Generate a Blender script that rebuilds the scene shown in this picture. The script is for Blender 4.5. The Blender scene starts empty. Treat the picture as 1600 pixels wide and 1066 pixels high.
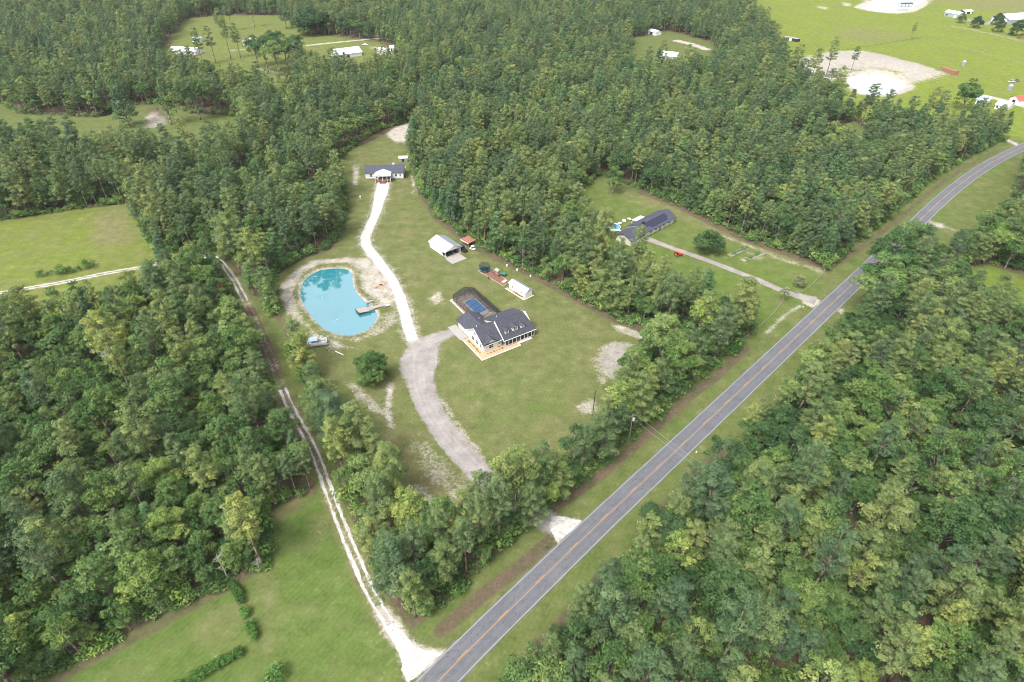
import bpy, math, random
import numpy as np
from mathutils import Vector, Matrix

# ------------------------------------------------------------------ camera, world, sun, exposure
sc = bpy.context.scene
COL = sc.collection
FPX, PITCH, CAMH = 960.0, math.atan((533 + 190) / 960.0), 128.0
cd = bpy.data.cameras.new('camera')
cam = bpy.data.objects.new('camera', cd)
COL.objects.link(cam)
cd.sensor_width = 36.0
cd.lens = 36.0 * FPX / 1600.0
cd.clip_start, cd.clip_end = 1.0, 9000.0
cam.location = (0, 0, CAMH)
cam.rotation_euler = (math.pi / 2 - PITCH, 0, 0)
sc.camera = cam

SUN_EL, SUN_AZ = math.radians(56), math.radians(-140)      # azimuth from +y: behind the camera and to the left
w = bpy.data.worlds.new('World')
sc.world = w
w.use_nodes = True
wn, wl = w.node_tree.nodes, w.node_tree.links
bg = wn['Background']
sky = wn.new('ShaderNodeTexSky')
sky.sky_type = 'NISHITA'
sky.sun_disc = False
sky.sun_elevation = SUN_EL
sky.sun_rotation = SUN_AZ
sky.air_density, sky.dust_density, sky.ozone_density = 1.0, 4.0, 1.0
hs = wn.new('ShaderNodeHueSaturation')                       # an overcast, milky sky
hs.inputs['Saturation'].default_value = 0.25
wl.new(sky.outputs[0], hs.inputs['Color'])
wl.new(hs.outputs[0], bg.inputs['Color'])
bg.inputs['Strength'].default_value = 0.148
sl = bpy.data.lights.new('sun', 'SUN')
sl.energy, sl.angle, sl.color = 1.25, math.radians(20), (1.0, 0.975, 0.92)
so = bpy.data.objects.new('sun', sl)
COL.objects.link(so)
sd = Vector((math.sin(SUN_AZ) * math.cos(SUN_EL), math.cos(SUN_AZ) * math.cos(SUN_EL), math.sin(SUN_EL)))
so.rotation_euler = sd.to_track_quat('Z', 'Y').to_euler()
vs = sc.view_settings
sc.display_settings.display_device = 'sRGB'
vs.view_transform, vs.look = 'Standard', 'None'
vs.exposure, vs.gamma = 1.15, 1.0
cy = sc.cycles
cy.filter_width = 1.0
cy.max_bounces, cy.diffuse_bounces, cy.glossy_bounces, cy.transparent_max_bounces = 6, 3, 3, 12
cy.transmission_bounces, cy.volume_bounces = 3, 0

# ------------------------------------------------------------------ helpers
CP, SP = math.cos(PITCH), math.sin(PITCH)
def G(x, y, z=0.0):
    """world point at height z seen at pixel x, y of the 1600 px photograph: how the plan of the place was surveyed"""
    u, v = (x - 800) / FPX, (533 - y) / FPX
    d = (u, CP + v * SP, -SP + v * CP)
    t = (z - CAMH) / d[2]
    return (d[0] * t, d[1] * t)
def pix(x, y, z=0.0):
    q = y * CP - (z - CAMH) * SP
    if q < 1: return (1e9, 1e9, q)
    return (800 + FPX * x / q, 533 - FPX * (y * SP + (z - CAMH) * CP) / q, q)
def GP(pts): return [G(*p) for p in pts]

def tag(o, label=None, cat=None, group=None, kind=None):
    if label: o['label'] = label
    if cat: o['category'] = cat
    if group: o['group'] = group
    if kind: o['kind'] = kind
    return o
def thing(name, label, cat, loc=(0, 0, 0), rz=0.0, group=None):
    o = bpy.data.objects.new(name, None)
    COL.objects.link(o)
    o.empty_display_size = 0.5
    o.location = loc if len(loc) == 3 else (loc[0], loc[1], 0)
    o.rotation_euler = (0, 0, rz)
    return tag(o, label, cat, group)

class MB:
    def __init__(s): s.v, s.f = [], []
    def add(s, vs_, fs_):
        n = len(s.v); s.v += [tuple(p) for p in vs_]; s.f += [tuple(i + n for i in f) for f in fs_]; return s
    def box(s, x0, x1, y0, y1, z0, z1):
        return s.add([(x0,y0,z0),(x1,y0,z0),(x1,y1,z0),(x0,y1,z0),(x0,y0,z1),(x1,y0,z1),(x1,y1,z1),(x0,y1,z1)],
                     [(3,2,1,0),(4,5,6,7),(0,1,5,4),(1,2,6,5),(2,3,7,6),(3,0,4,7)])
    def slab(s, pts, th=0.15):
        n = len(pts)
        return s.add(list(pts) + [(p[0], p[1], p[2] - th) for p in pts],
                     [tuple(range(n)), tuple(range(2*n-1, n-1, -1))] + [(i, i + n, (i+1) % n + n, (i+1) % n) for i in range(n)])
    def prism(s, prof, a0, a1, axis='x'):
        n = len(prof)
        if axis == 'x': A, B = [(a0, p[0], p[1]) for p in prof], [(a1, p[0], p[1]) for p in prof]
        else: A, B = [(p[0], a0, p[1]) for p in prof], [(p[0], a1, p[1]) for p in prof]
        return s.add(A + B, [tuple(range(n-1, -1, -1)), tuple(range(n, 2*n))] + [(i, (i+1) % n, (i+1) % n + n, i + n) for i in range(n)])
    def tube(s, p0, p1, r0, r1=None, n=6, cap=True):
        r1 = r0 if r1 is None else r1
        p0, p1 = Vector(p0), Vector(p1); d = (p1 - p0)
        if d.length < 1e-6: return s
        q = d.normalized(); a = q.orthogonal().normalized(); b = q.cross(a)
        R = [math.tau * i / n for i in range(n)]
        A = [p0 + (a*math.cos(t) + b*math.sin(t)) * r0 for t in R]; B = [p1 + (a*math.cos(t) + b*math.sin(t)) * r1 for t in R]
        fs_ = [(i, (i+1) % n, (i+1) % n + n, i + n) for i in range(n)]
        if cap: fs_ += [tuple(range(n-1, -1, -1)), tuple(range(n, 2*n))]
        return s.add(A + B, fs_)
    def path(s, pts, rad, n=6):
        for i in range(len(pts) - 1): s.tube(pts[i], pts[i+1], rad[i], rad[i+1], n)
        return s
    def lathe(s, prof, c=(0, 0, 0), n=16):
        m = len(prof)
        vs_ = [(c[0] + r*math.cos(math.tau*k/n), c[1] + r*math.sin(math.tau*k/n), c[2] + z) for r, z in prof for k in range(n)]
        return s.add(vs_, [(i*n+k, i*n+(k+1) % n, (i+1)*n+(k+1) % n, (i+1)*n+k) for i in range(m-1) for k in range(n)])
    def build(s, name, m, parent=None, loc=None, smooth=False):
        me = bpy.data.meshes.new(name); me.from_pydata(s.v, [], s.f)
        if smooth: me.polygons.foreach_set('use_smooth', [True] * len(me.polygons))
        return link(name, me, m, parent, loc)
def link(name, me, m=None, parent=None, loc=None):
    o = bpy.data.objects.new(name, me); COL.objects.link(o)
    if m and not me.materials: me.materials.append(m)
    if parent: o.parent = parent
    if loc: o.location = loc
    return o
def copy_tree(o, loc, rz=0.0, scale=None, label=None, group=None):
    c = o.copy(); COL.objects.link(c); c.location = loc; c.rotation_euler = (0, 0, rz)
    if scale: c.scale = scale if hasattr(scale, '__len__') else (scale,) * 3
    if label: c['label'] = label
    if group: c['group'] = group
    for ch in o.children:
        d = ch.copy(); COL.objects.link(d); d.parent = c
        for g in ch.children:
            e = g.copy(); COL.objects.link(e); e.parent = d
    return c

# ------------------------------------------------------------------ materials
def newmat(name):
    m = bpy.data.materials.new(name); m.use_nodes = True
    nt = m.node_tree
    return m, nt, nt.nodes, nt.links, nt.nodes['Principled BSDF']
def math_node(nt, op, a, b=None, c=None, clamp=False):
    n = nt.nodes.new('ShaderNodeMath'); n.operation = op; n.use_clamp = clamp
    for i, v in enumerate((a, b, c)):
        if v is None: continue
        if isinstance(v, (int, float)): n.inputs[i].default_value = v
        else: nt.links.new(v, n.inputs[i])
    return n.outputs[0]
def mixc(nt, f, a, b, mode='MIX'):
    n = nt.nodes.new('ShaderNodeMix'); n.data_type = 'RGBA'; n.blend_type = mode
    for k, v in ((0, f), (6, a), (7, b)):
        if isinstance(v, (int, float)): n.inputs[k].default_value = v
        elif isinstance(v, tuple): n.inputs[k].default_value = (*v[:3], 1)
        else: nt.links.new(v, n.inputs[k])
    return n.outputs[2]
def noise(nt, vec, scale, detail=3, rough=0.6, dist=0.0):
    n = nt.nodes.new('ShaderNodeTexNoise'); n.inputs['Scale'].default_value = scale
    n.inputs['Detail'].default_value = detail; n.inputs['Roughness'].default_value = rough; n.inputs['Distortion'].default_value = dist
    if vec is not None: nt.links.new(vec, n.inputs['Vector'])
    return n.outputs['Fac']
def coords(nt, kind='Object'): return nt.nodes.new('ShaderNodeTexCoord').outputs[kind]
def worldpos(nt): return nt.nodes.new('ShaderNodeNewGeometry').outputs['Position']
def ramp(nt, fac, stops):
    n = nt.nodes.new('ShaderNodeValToRGB'); e = n.color_ramp.elements
    while len(e) < len(stops): e.new(0.5)
    for k, (p, c) in enumerate(stops): e[k].position = p; e[k].color = (*c, 1)
    nt.links.new(fac, n.inputs[0]); return n.outputs[0]
def mat(name, col, rough=0.7, metal=0.0, var=0.18, scale=1.5, spec=0.3, kind='Object'):
    """plain surface with two scales of mottling"""
    m, nt, N, L, p = newmat(name)
    v = coords(nt, kind)
    f = math_node(nt, 'ADD', math_node(nt, 'MULTIPLY', noise(nt, v, scale, 4), 0.6), math_node(nt, 'MULTIPLY', noise(nt, v, scale * 6, 3), 0.4))
    a, b = tuple(c * (1 - var) for c in col), tuple(min(1, c * (1 + var)) for c in col)
    L.new(ramp(nt, f, [(0.3, a), (0.7, b)]), p.inputs['Base Color'])
    p.inputs['Roughness'].default_value = rough; p.inputs['Metallic'].default_value = metal
    p.inputs['Specular IOR Level'].default_value = spec
    return m
def stripe_mat(name, col, period, axis=0, depth=0.35, rough=0.5, metal=0.0, var=0.1, dark=0.75):
    """siding, ribbed sheet metal or shingle courses: lines every `period` metres along one local axis"""
    m, nt, N, L, p = newmat(name)
    v = coords(nt); sep = N.new('ShaderNodeSeparateXYZ'); L.new(v, sep.inputs[0])
    fr = math_node(nt, 'FRACT', math_node(nt, 'DIVIDE', sep.outputs[axis], period))
    line = math_node(nt, 'LESS_THAN', fr, 0.18)
    f = noise(nt, v, 1.2, 5)
    base = ramp(nt, f, [(0.3, tuple(c * (1 - var) for c in col)), (0.7, tuple(min(1, c * (1 + var)) for c in col))])
    L.new(mixc(nt, line, base, tuple(c * dark for c in col)), p.inputs['Base Color'])
    bp = N.new('ShaderNodeBump'); bp.inputs['Strength'].default_value = depth; bp.inputs['Distance'].default_value = 0.03
    L.new(line, bp.inputs['Height']); L.new(bp.outputs[0], p.inputs['Normal'])
    p.inputs['Roughness'].default_value = rough; p.inputs['Metallic'].default_value = metal
    return m
M = {}
M['white'] = mat('white_paint', (0.78, 0.78, 0.77), 0.6, var=0.05)
M['cream'] = stripe_mat('cream_siding', (0.70, 0.69, 0.63), 0.22, 2, rough=0.65, dark=0.86)
M['whiteside'] = stripe_mat('white_siding', (0.76, 0.77, 0.78), 0.25, 2, rough=0.6, dark=0.85)
M['shingle'] = stripe_mat('charcoal_shingles', (0.058, 0.060, 0.080), 0.28, 2, 0.3, 0.85, var=0.3, dark=0.8)
M['shingle2'] = stripe_mat('slate_shingles', (0.062, 0.066, 0.095), 0.28, 2, 0.3, 0.8, var=0.22, dark=0.85)
M['metalwhite'] = stripe_mat('white_metal_roof', (0.80, 0.81, 0.83), 0.45, 0, 0.5, 0.4, 0.0, 0.05, 0.85)
M['metalgrey'] = stripe_mat('grey_and_shaded_metal', (0.42, 0.46, 0.55), 0.45, 0, 0.5, 0.35, 0.3, 0.1, 0.8)  # grey metal; also paints the shaded slopes of white metal roofs
M['glass'] = mat('dark_glass', (0.02, 0.025, 0.03), 0.08, spec=0.6)
M['dark'] = mat('dark_interior', (0.03, 0.03, 0.032), 0.9)
M['bronze'] = mat('bronze_aluminium', (0.035, 0.03, 0.028), 0.5)
M['concrete'] = mat('concrete', (0.34, 0.315, 0.295), 0.85, var=0.12, scale=0.6)
M['palecon'] = mat('pale_concrete', (0.62, 0.57, 0.49), 0.85, var=0.08, scale=0.6)
M['rock'] = mat('tan_stone_bed', (0.50, 0.33, 0.20), 0.95, var=0.3, scale=3)
M['paver'] = mat('tan_pavers', (0.36, 0.29, 0.24), 0.9, var=0.2, scale=2)
M['mulch'] = mat('red_mulch', (0.20, 0.10, 0.075), 0.95, var=0.35, scale=3)
M['wood'] = mat('weathered_wood', (0.33, 0.29, 0.25), 0.85, var=0.25, scale=3)
M['cedar'] = mat('cedar_wood', (0.42, 0.25, 0.14), 0.8, var=0.2, scale=3)
M['redwood'] = mat('red_brown_boards', (0.23, 0.10, 0.06), 0.8, var=0.2, scale=3)
M['redroof'] = stripe_mat('rust_red_metal', (0.33, 0.13, 0.10), 0.45, 0, 0.4, 0.6, 0.0, 0.2)
M['scarlet'] = mat('scarlet_metal', (0.55, 0.10, 0.07), 0.5, var=0.12)
M['bluemetal'] = mat('pale_blue_metal', (0.35, 0.47, 0.68), 0.4, var=0.1)
M['rubber'] = mat('black_rubber', (0.02, 0.02, 0.02), 0.9)
M['teal'] = mat('teal_plastic', (0.03, 0.26, 0.29), 0.4, var=0.1)
M['tarp'] = mat('bright_blue_tarp', (0.06, 0.33, 0.62), 0.5, var=0.2)
M['orange'] = mat('orange_paint', (0.75, 0.13, 0.06), 0.4, var=0.08)
M['steel'] = mat('grey_steel', (0.35, 0.36, 0.38), 0.45, metal=0.4, var=0.1)
M['black'] = mat('black_paint', (0.022, 0.022, 0.025), 0.3, var=0.1, spec=0.5)
M['yellow'] = mat('yellow_sign', (0.80, 0.47, 0.02), 0.5, var=0.05)
M['poledark'] = mat('creosote_pole', (0.055, 0.045, 0.038), 0.9, var=0.3, scale=2)
M['polegrey'] = mat('grey_pole', (0.30, 0.28, 0.26), 0.9, var=0.2, scale=2)
M['bark'] = mat('pine_bark', (0.20, 0.155, 0.125), 0.95, var=0.35, scale=2)
M['barkgrey'] = mat('grey_bark', (0.23, 0.205, 0.18), 0.95, var=0.3, scale=2)
M['deadwood'] = mat('bleached_wood', (0.42, 0.39, 0.37), 0.9, var=0.2, scale=2)
M['solar'] = mat('solar_panel', (0.028, 0.032, 0.06), 0.18, var=0.15, spec=0.5)
M['lineyellow'] = mat('yellow_line_paint', (0.40, 0.225, 0.105), 0.8, var=0.2, scale=0.7, kind='Object')
M['linewhite'] = mat('white_line_paint', (0.42, 0.43, 0.40), 0.8, var=0.2, scale=0.7)

def screen_mat(name='insect_screen', k=0.46):
    m, nt, N, L, p = newmat(name)
    t = N.new('ShaderNodeBsdfTransparent'); mx = N.new('ShaderNodeMixShader'); mx.inputs[0].default_value = k
    p.inputs['Base Color'].default_value = (0.03, 0.03, 0.035, 1); p.inputs['Roughness'].default_value = 0.9
    L.new(t.outputs[0], mx.inputs[1]); L.new(p.outputs[0], mx.inputs[2]); L.new(mx.outputs[0], N['Material Output'].inputs['Surface'])
    return m
M['screen'] = screen_mat()
M['obliquescreen'] = screen_mat('oblique_dark_screen', 0.62)  # same insect screen, made denser to paint in its dark oblique look
def water_mat(name, deep, spec=0.9, rough=0.03, bump=0.02, scale=1.2, ior=1.33):
    m, nt, N, L, p = newmat(name)
    v = worldpos(nt)
    L.new(ramp(nt, noise(nt, v, 0.05, 3), [(0.3, tuple(c * 0.9 for c in deep)), (0.7, tuple(c * 1.1 for c in deep))]), p.inputs['Base Color'])
    p.inputs['Roughness'].default_value = rough; p.inputs['IOR'].default_value = ior; p.inputs['Specular IOR Level'].default_value = spec
    b = N.new('ShaderNodeBump'); b.inputs['Strength'].default_value = bump; b.inputs['Distance'].default_value = 0.1
    L.new(noise(nt, v, scale, 3), b.inputs['Height']); L.new(b.outputs[0], p.inputs['Normal'])
    return m
M['pondwater'] = water_mat('turquoise_pond_water', (0.030, 0.26, 0.32), ior=4.9, spec=0.5)
M['skytonewater'] = water_mat('painted_sky_water', (0.50, 0.53, 0.52), spec=0.5, rough=0.08, ior=2.2)  # pale base colour stands in for the reflected bright sky
M['poolwater'] = water_mat('pool_water', (0.06, 0.26, 0.62), bump=0.1)
M['darkwater'] = water_mat('dark_water', (0.015, 0.015, 0.012))

def sand_cols(nt, v):
    f = math_node(nt, 'ADD', math_node(nt, 'MULTIPLY', noise(nt, v, 0.35, 5, 0.7), 0.6), math_node(nt, 'MULTIPLY', noise(nt, v, 2.2, 3), 0.4))
    return ramp(nt, f, [(0.30, (0.24, 0.20, 0.155)), (0.5, (0.40, 0.36, 0.315)), (0.68, (0.56, 0.525, 0.48))])
def gravel_cols(nt, v):
    f = math_node(nt, 'ADD', math_node(nt, 'MULTIPLY', noise(nt, v, 0.22, 5, 0.7), 0.55), math_node(nt, 'MULTIPLY', noise(nt, v, 3.0, 3), 0.45))
    return ramp(nt, f, [(0.32, (0.17, 0.152, 0.142)), (0.52, (0.285, 0.260, 0.245)), (0.70, (0.42, 0.39, 0.365))])
def surf_mat(name, fn):
    m, nt, N, L, p = newmat(name); v = worldpos(nt)
    L.new(fn(nt, v), p.inputs['Base Color']); p.inputs['Roughness'].default_value = 0.95; p.inputs['Specular IOR Level'].default_value = 0.1
    b = N.new('ShaderNodeBump'); b.inputs['Strength'].default_value = 0.4; b.inputs['Distance'].default_value = 0.08
    L.new(noise(nt, v, 2.0, 4), b.inputs['Height']); L.new(b.outputs[0], p.inputs['Normal'])
    return m
M['sand'] = surf_mat('white_sand', sand_cols)
M['gravel'] = surf_mat('crushed_asphalt_gravel', gravel_cols)
def whitelime(nt, v):
    f = math_node(nt, 'ADD', math_node(nt, 'MULTIPLY', noise(nt, v, 0.3, 4, 0.7), 0.6), math_node(nt, 'MULTIPLY', noise(nt, v, 2.5, 3), 0.4))
    return ramp(nt, f, [(0.30, (0.27, 0.245, 0.205)), (0.46, (0.45, 0.43, 0.395)), (0.68, (0.62, 0.60, 0.565))])
M['lime'] = surf_mat('white_limerock', whitelime)
def apron(nt, v):
    f = math_node(nt, 'ADD', math_node(nt, 'MULTIPLY', noise(nt, v, 0.45, 5, 0.75, 1.2), 0.65), math_node(nt, 'MULTIPLY', noise(nt, v, 3.0, 3), 0.35))
    return ramp(nt, f, [(0.30, (0.20, 0.18, 0.155)), (0.46, (0.42, 0.40, 0.37)), (0.62, (0.66, 0.65, 0.62))])
M['apron'] = surf_mat('scattered_limerock', apron)
def asphalt(nt, v):
    f = math_node(nt, 'ADD', math_node(nt, 'MULTIPLY', noise(nt, v, 0.12, 4, 0.7), 0.6), math_node(nt, 'MULTIPLY', noise(nt, v, 4.0, 2), 0.4))
    return ramp(nt, f, [(0.3, (0.128, 0.132, 0.148)), (0.7, (0.178, 0.181, 0.198))])
M['asphalt'] = surf_mat('worn_asphalt', asphalt)
def wear_asphalt():
    nt = M['asphalt'].node_tree; p = nt.nodes['Principled BSDF']; src = p.inputs['Base Color'].links[0].from_socket; v = worldpos(nt)
    a = nt.nodes.new('ShaderNodeAttribute'); a.attribute_name = 'wear'
    c = mixc(nt, math_node(nt, 'MULTIPLY', a.outputs['Fac'], 0.30), src, (0.095, 0.097, 0.106))
    crack = math_node(nt, 'LESS_THAN', math_node(nt, 'ABSOLUTE', math_node(nt, 'SUBTRACT', noise(nt, v, 0.16, 5, 0.75, 1.5), 0.5)), 0.006)
    c = mixc(nt, math_node(nt, 'MULTIPLY', crack, 0.55), c, (0.03, 0.03, 0.032))
    patch = math_node(nt, 'MULTIPLY_ADD', noise(nt, v, 0.07, 2, 0.4), 8.0, -4.7, True)
    nt.links.new(mixc(nt, math_node(nt, 'MULTIPLY', patch, 0.35), c, (0.19, 0.185, 0.18)), p.inputs['Base Color'])
wear_asphalt()
def wear_gravel():
    nt = M['gravel'].node_tree; p = nt.nodes['Principled BSDF']; src = p.inputs['Base Color'].links[0].from_socket
    a = nt.nodes.new('ShaderNodeAttribute'); a.attribute_name = 'wear'
    f = math_node(nt, 'MULTIPLY', a.outputs['Fac'], math_node(nt, 'MULTIPLY_ADD', noise(nt, worldpos(nt), 0.25, 3), 1.6, -0.35, True))
    nt.links.new(mixc(nt, math_node(nt, 'MULTIPLY', f, 0.55), src, (0.44, 0.41, 0.39)), p.inputs['Base Color'])
wear_gravel()

# ------------------------------------------------------------------ plan geometry
def resample(pts, step, smooth=0):
    p = np.array(pts, float); d = np.r_[0, np.cumsum(np.hypot(*np.diff(p, axis=0).T))]
    s = np.arange(0, d[-1] + step * 0.5, step)
    q = np.stack([np.interp(s, d, p[:, 0]), np.interp(s, d, p[:, 1])], 1)
    for _ in range(smooth):
        q[1:-1] = 0.25 * q[:-2] + 0.5 * q[1:-1] + 0.25 * q[2:]
    return q
def normals(q):
    t = np.gradient(q, axis=0); t /= np.hypot(*t.T)[:, None] + 1e-9
    return np.stack([-t[:, 1], t[:, 0]], 1)
def offset(q, d): return q + normals(q) * (d[:, None] if hasattr(d, '__len__') else d)
def seg_dist(P, line):
    """distance from points P (n,2) to a polyline, with the fraction along it"""
    best = np.full(len(P), 1e9); at = np.zeros(len(P)); n = len(line) - 1
    for i in range(n):
        a, b = np.array(line[i]), np.array(line[i+1]); ab = b - a
        t = np.clip(((P - a) @ ab) / max(ab @ ab, 1e-9), 0, 1)
        d = np.hypot(*(P - a - t[:, None] * ab).T)
        k = d < best; best[k] = d[k]; at[k] = (i + t[k]) / n
    return best, at
def inside(P, poly):
    x, y = P[:, 0], P[:, 1]; c = np.zeros(len(P), bool); n = len(poly)
    for i in range(n):
        (x0, y0), (x1, y1) = poly[i], poly[(i+1) % n]
        if y0 == y1: continue
        c ^= ((y0 > y) != (y1 > y)) & (x < (x1 - x0) * (y - y0) / (y1 - y0) + x0)
    return c
def sdf(P, poly):
    d, _ = seg_dist(P, list(poly) + [poly[0]])
    return np.where(inside(P, poly), -d, d)

ROADL = resample(GP([(430,1300),(560,1160),(696.6,1018),(914,812),(1040,697),(1145,600.5),(1205,545),(1319,440),(1360,402),(1408,359),
                     (1437.5,330),(1471,300),(1505,274),(1542.6,250),(1569,237),(1600,223),(1680,192),(1800,155)]), 3.0, 14)
ROADW = 6.15
ROADC = offset(ROADL, -ROADW / 2)
DRIVE = resample(GP([(708,519),(690,524),(668,535),(656,552),(652,575),(658,605),(672,640),(692,672),(718,704),(745,733),(770,758),(800,783),(835,805),(858,816),(872,822)]), 2.0, 4)
DRIVEW = np.interp(np.linspace(0, 1, len(DRIVE)), [0,.06,.14,.22,.3,.45,.6,.8,.9,1], [4,6,10.5,12.5,8.6,7,7,6.8,6.2,6])
LIME = resample(GP([(645,532),(638,512),(632,488),(624,460),(611,434),(590,407),(573,386),(570,372),(577,355),(587,335),(592,315),(597,297),(599,285)]), 2.0, 4)
LIMEW = np.interp(np.linspace(0, 1, len(LIME)), [0,.1,.3,.5,.7,.8,.9,1], [4.0,4.2,4.0,4.4,4.4,5.0,6.5,6.6])
TRACK = resample(GP([(690,1030),(655,1030),(632,1008),(603,968),(580,930),(558,880),(540,835),(524,795),(508,752),(495,715),(478,680),(455,640),(438,600),(425,562),(410,530),(395,495),(382,468),(368,440),(350,415),(335,400),(312,401),(270,407),(215,419),(160,428),(100,441),(0,458),(-150,480),(-300,500)]), 2.0, 4)
NDRIVE = resample(GP([(1008,372),(1030,380),(1062,392),(1100,405),(1150,424),(1190,440),(1222,455),(1250,464),(1275,470)]), 2.0, 3)
NDRIVEW = np.interp(np.linspace(0, 1, len(NDRIVE)), [0,.1,.8,.93,1], [4.5,3.2,3.2,3.8,6.5])
POND = resample(GP([(500,421),(522,418),(545,419),(552,427),(552,440),(556,455),(567,466),(580,478),(590,486),(592,494),(586,506),(574,517),(552,525),(525,523),(503,513),(487,497),(474,478),(467,460),(471,441),(484,428),(500,421)]), 1.0, 8)[:-1]
POND2 = resample(GP([(1318,122),(1335,115),(1370,113),(1398,118),(1421,131),(1421,137),(1400,146),(1375,150),(1345,147),(1325,133),(1318,122)]), 4.0, 2)[:-1]
POND3 = resample(GP([(1345,12),(1365,17),(1395,20),(1420,17),(1440,6),(1446,-8),(1410,-20),(1375,-14),(1372,-2),(1360,4),(1345,12)]), 5.0, 2)[:-1]
POND4 = GP([(148,176),(165,168),(188,164),(186,172),(170,182),(155,182)])

# open ground: where no forest stands (surveyed outlines)
CLEAR = dict(
 yard=GP([(520,262),(545,235),(590,205),(650,188),(662,200),(642,228),(642,262),(655,292),(684,340),(742,385),(850,438),(960,498),(1013,517),(990,590),(960,635),(920,688),(885,720),(858,752),(818,792),(765,815),(700,846),(660,832),(622,765),(574,706),(538,655),(506,608),(478,562),(445,520),(430,475),(432,428),(470,405),(512,392),(536,362),(541,330),(540,300)]),
 neighbour=GP([(895,305),(940,275),(1000,298),(1060,322),(1160,372),(1288,416),(1275,480),(1200,514),(1178,513),(1120,492),(1060,472),(1010,453),(972,430),(938,400),(905,350)]),
 field=GP([(-300,372),(0,346),(80,333),(200,318),(228,368),(243,396),(335,394),(338,410),(300,419),(250,436),(228,470),(100,500),(0,520),(-300,560)]),
 lawn=GP([(470,778),(420,803),(413,870),(424,890),(370,907),(200,995),(60,1068),(-60,1150),(400,1300),(640,1060),(603,975),(545,860),(510,770)]),
 glade=GP([(-80,160),(0,163),(25,178),(150,184),(180,168),(250,162),(300,178),(372,182),(398,208),(385,240),(300,252),(200,250),(100,238),(0,230),(-80,228)]),
 homestead=GP([(290,30),(345,24),(440,24),(462,38),(486,52),(590,66),(625,82),(628,112),(590,122),(545,128),(490,116),(452,95),(472,120),(458,156),(400,152),(330,130),(235,108),(255,75)]),
 farleft=GP([(-200,-40),(150,-40),(140,-4),(60,22),(-200,40)]),
 pasture=GP([(1160,-60),(1172,20),(1212,82),(1248,138),(1318,184),(1420,202),(1490,206),(1525,210),(1620,222),(1800,160),(1950,120),(1950,-60)]),
 hollow=GP([(1492,428),(1540,414),(1600,432),(1650,478),(1605,504),(1545,506),(1498,474)]),
 laneside=GP([(388,462),(408,468),(440,515),(470,585),(494,648),(520,728),(524,762),(500,720),(455,640),(425,560)]),
 gap=GP([(1545,560),(1615,552),(1640,610),(1580,612)]),
 homestead2=GP([(985,62),(1040,48),(1110,66),(1132,104),(1060,126),(985,122)]),
 brush=GP([(1270,207),(1335,190),(1365,214),(1345,240),(1290,238)]),
 vergeright=GP([(1412,402),(1450,412),(1500,400),(1545,354),(1580,320),(1594,288),(1600,258),(1580,245),(1480,305)]),
)
ROADL8 = [tuple(p) for p in np.r_[offset(ROADL, 8.2)[::4], offset(ROADL, -ROADW - 8.5)[::-4]]]
CLEAR['roadside'] = ROADL8
PADS = {'DRIVE': (DRIVE, 3.6), 'TRACK': (TRACK, 4.0), 'NDRIVE': (NDRIVE, 3.0), 'LANE2': (GP([(540,72),(590,62),(625,60)]), 4.0)}

# ------------------------------------------------------------------ ground
def axis(lo, hi, f0, f1, fine, mid0, mid1, mid):
    a = list(np.arange(f0, f1, fine)) + list(np.arange(f1, mid1, mid)); x, s = mid1, mid
    while x < hi: a.append(x); s *= 1.35; x += s
    a.append(hi); x = f0; b = []
    while x > mid0: x -= mid; b.append(x)
    s = mid
    while x > lo: s *= 1.35; x -= s; b.append(max(x, lo))
    return np.unique(np.array(a + b))
gx = axis(-3000, 3000, -135, 150, 0.7, -600, 640, 3.2)
gy = axis(-1000, 4000, 48, 300, 0.7, 20, 860, 3.2)
GXX, GYY = np.meshgrid(gx, gy)
PT = np.stack([GXX.ravel(), GYY.ravel()], 1); NP = len(PT)
def sstep(a, b, x): t = np.clip((x - a) / (b - a), 0, 1); return t * t * (3 - 2 * t)
def region(poly, m):
    p = np.array(poly); lo, hi = p.min(0) - m, p.max(0) + m
    return np.nonzero(((PT >= lo) & (PT <= hi)).all(1))[0]
def fill(ch, poly, soft, amt=1.0, grow=0.0):
    i = region(poly, soft + grow + 1)
    if len(i): ch[i] = np.maximum(ch[i], amt * sstep(soft, -soft, sdf(PT[i], poly) - grow))
def stroke(ch, line, width, soft, amt=1.0):
    wmax = np.max(width) / 2 + soft + 1; i = region(line, wmax)
    if not len(i): return
    d, t = seg_dist(PT[i], line)
    hw = np.interp(t, np.linspace(0, 1, len(width)), width) / 2 if hasattr(width, '__len__') else width / 2
    ch[i] = np.maximum(ch[i], amt * sstep(soft, -soft, d - hw))
SAND, GRAV, LIT, LUSH, DRY, MULCH, DARKG, FIELD = (np.zeros(NP) for _ in range(8))
LIT[:] = 1.0
openm = np.zeros(NP)
for k, p in CLEAR.items():
    fill(openm, p, 1.6 if k not in ('pasture', 'homestead', 'farleft') else 4, 1.0, 0.5 if k != 'yard' else -0.8)
stroke(openm, TRACK, 5.5, 1.2); stroke(openm, DRIVE, DRIVEW + 3, 1.5)
LIT[:] = 1 - openm
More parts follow.
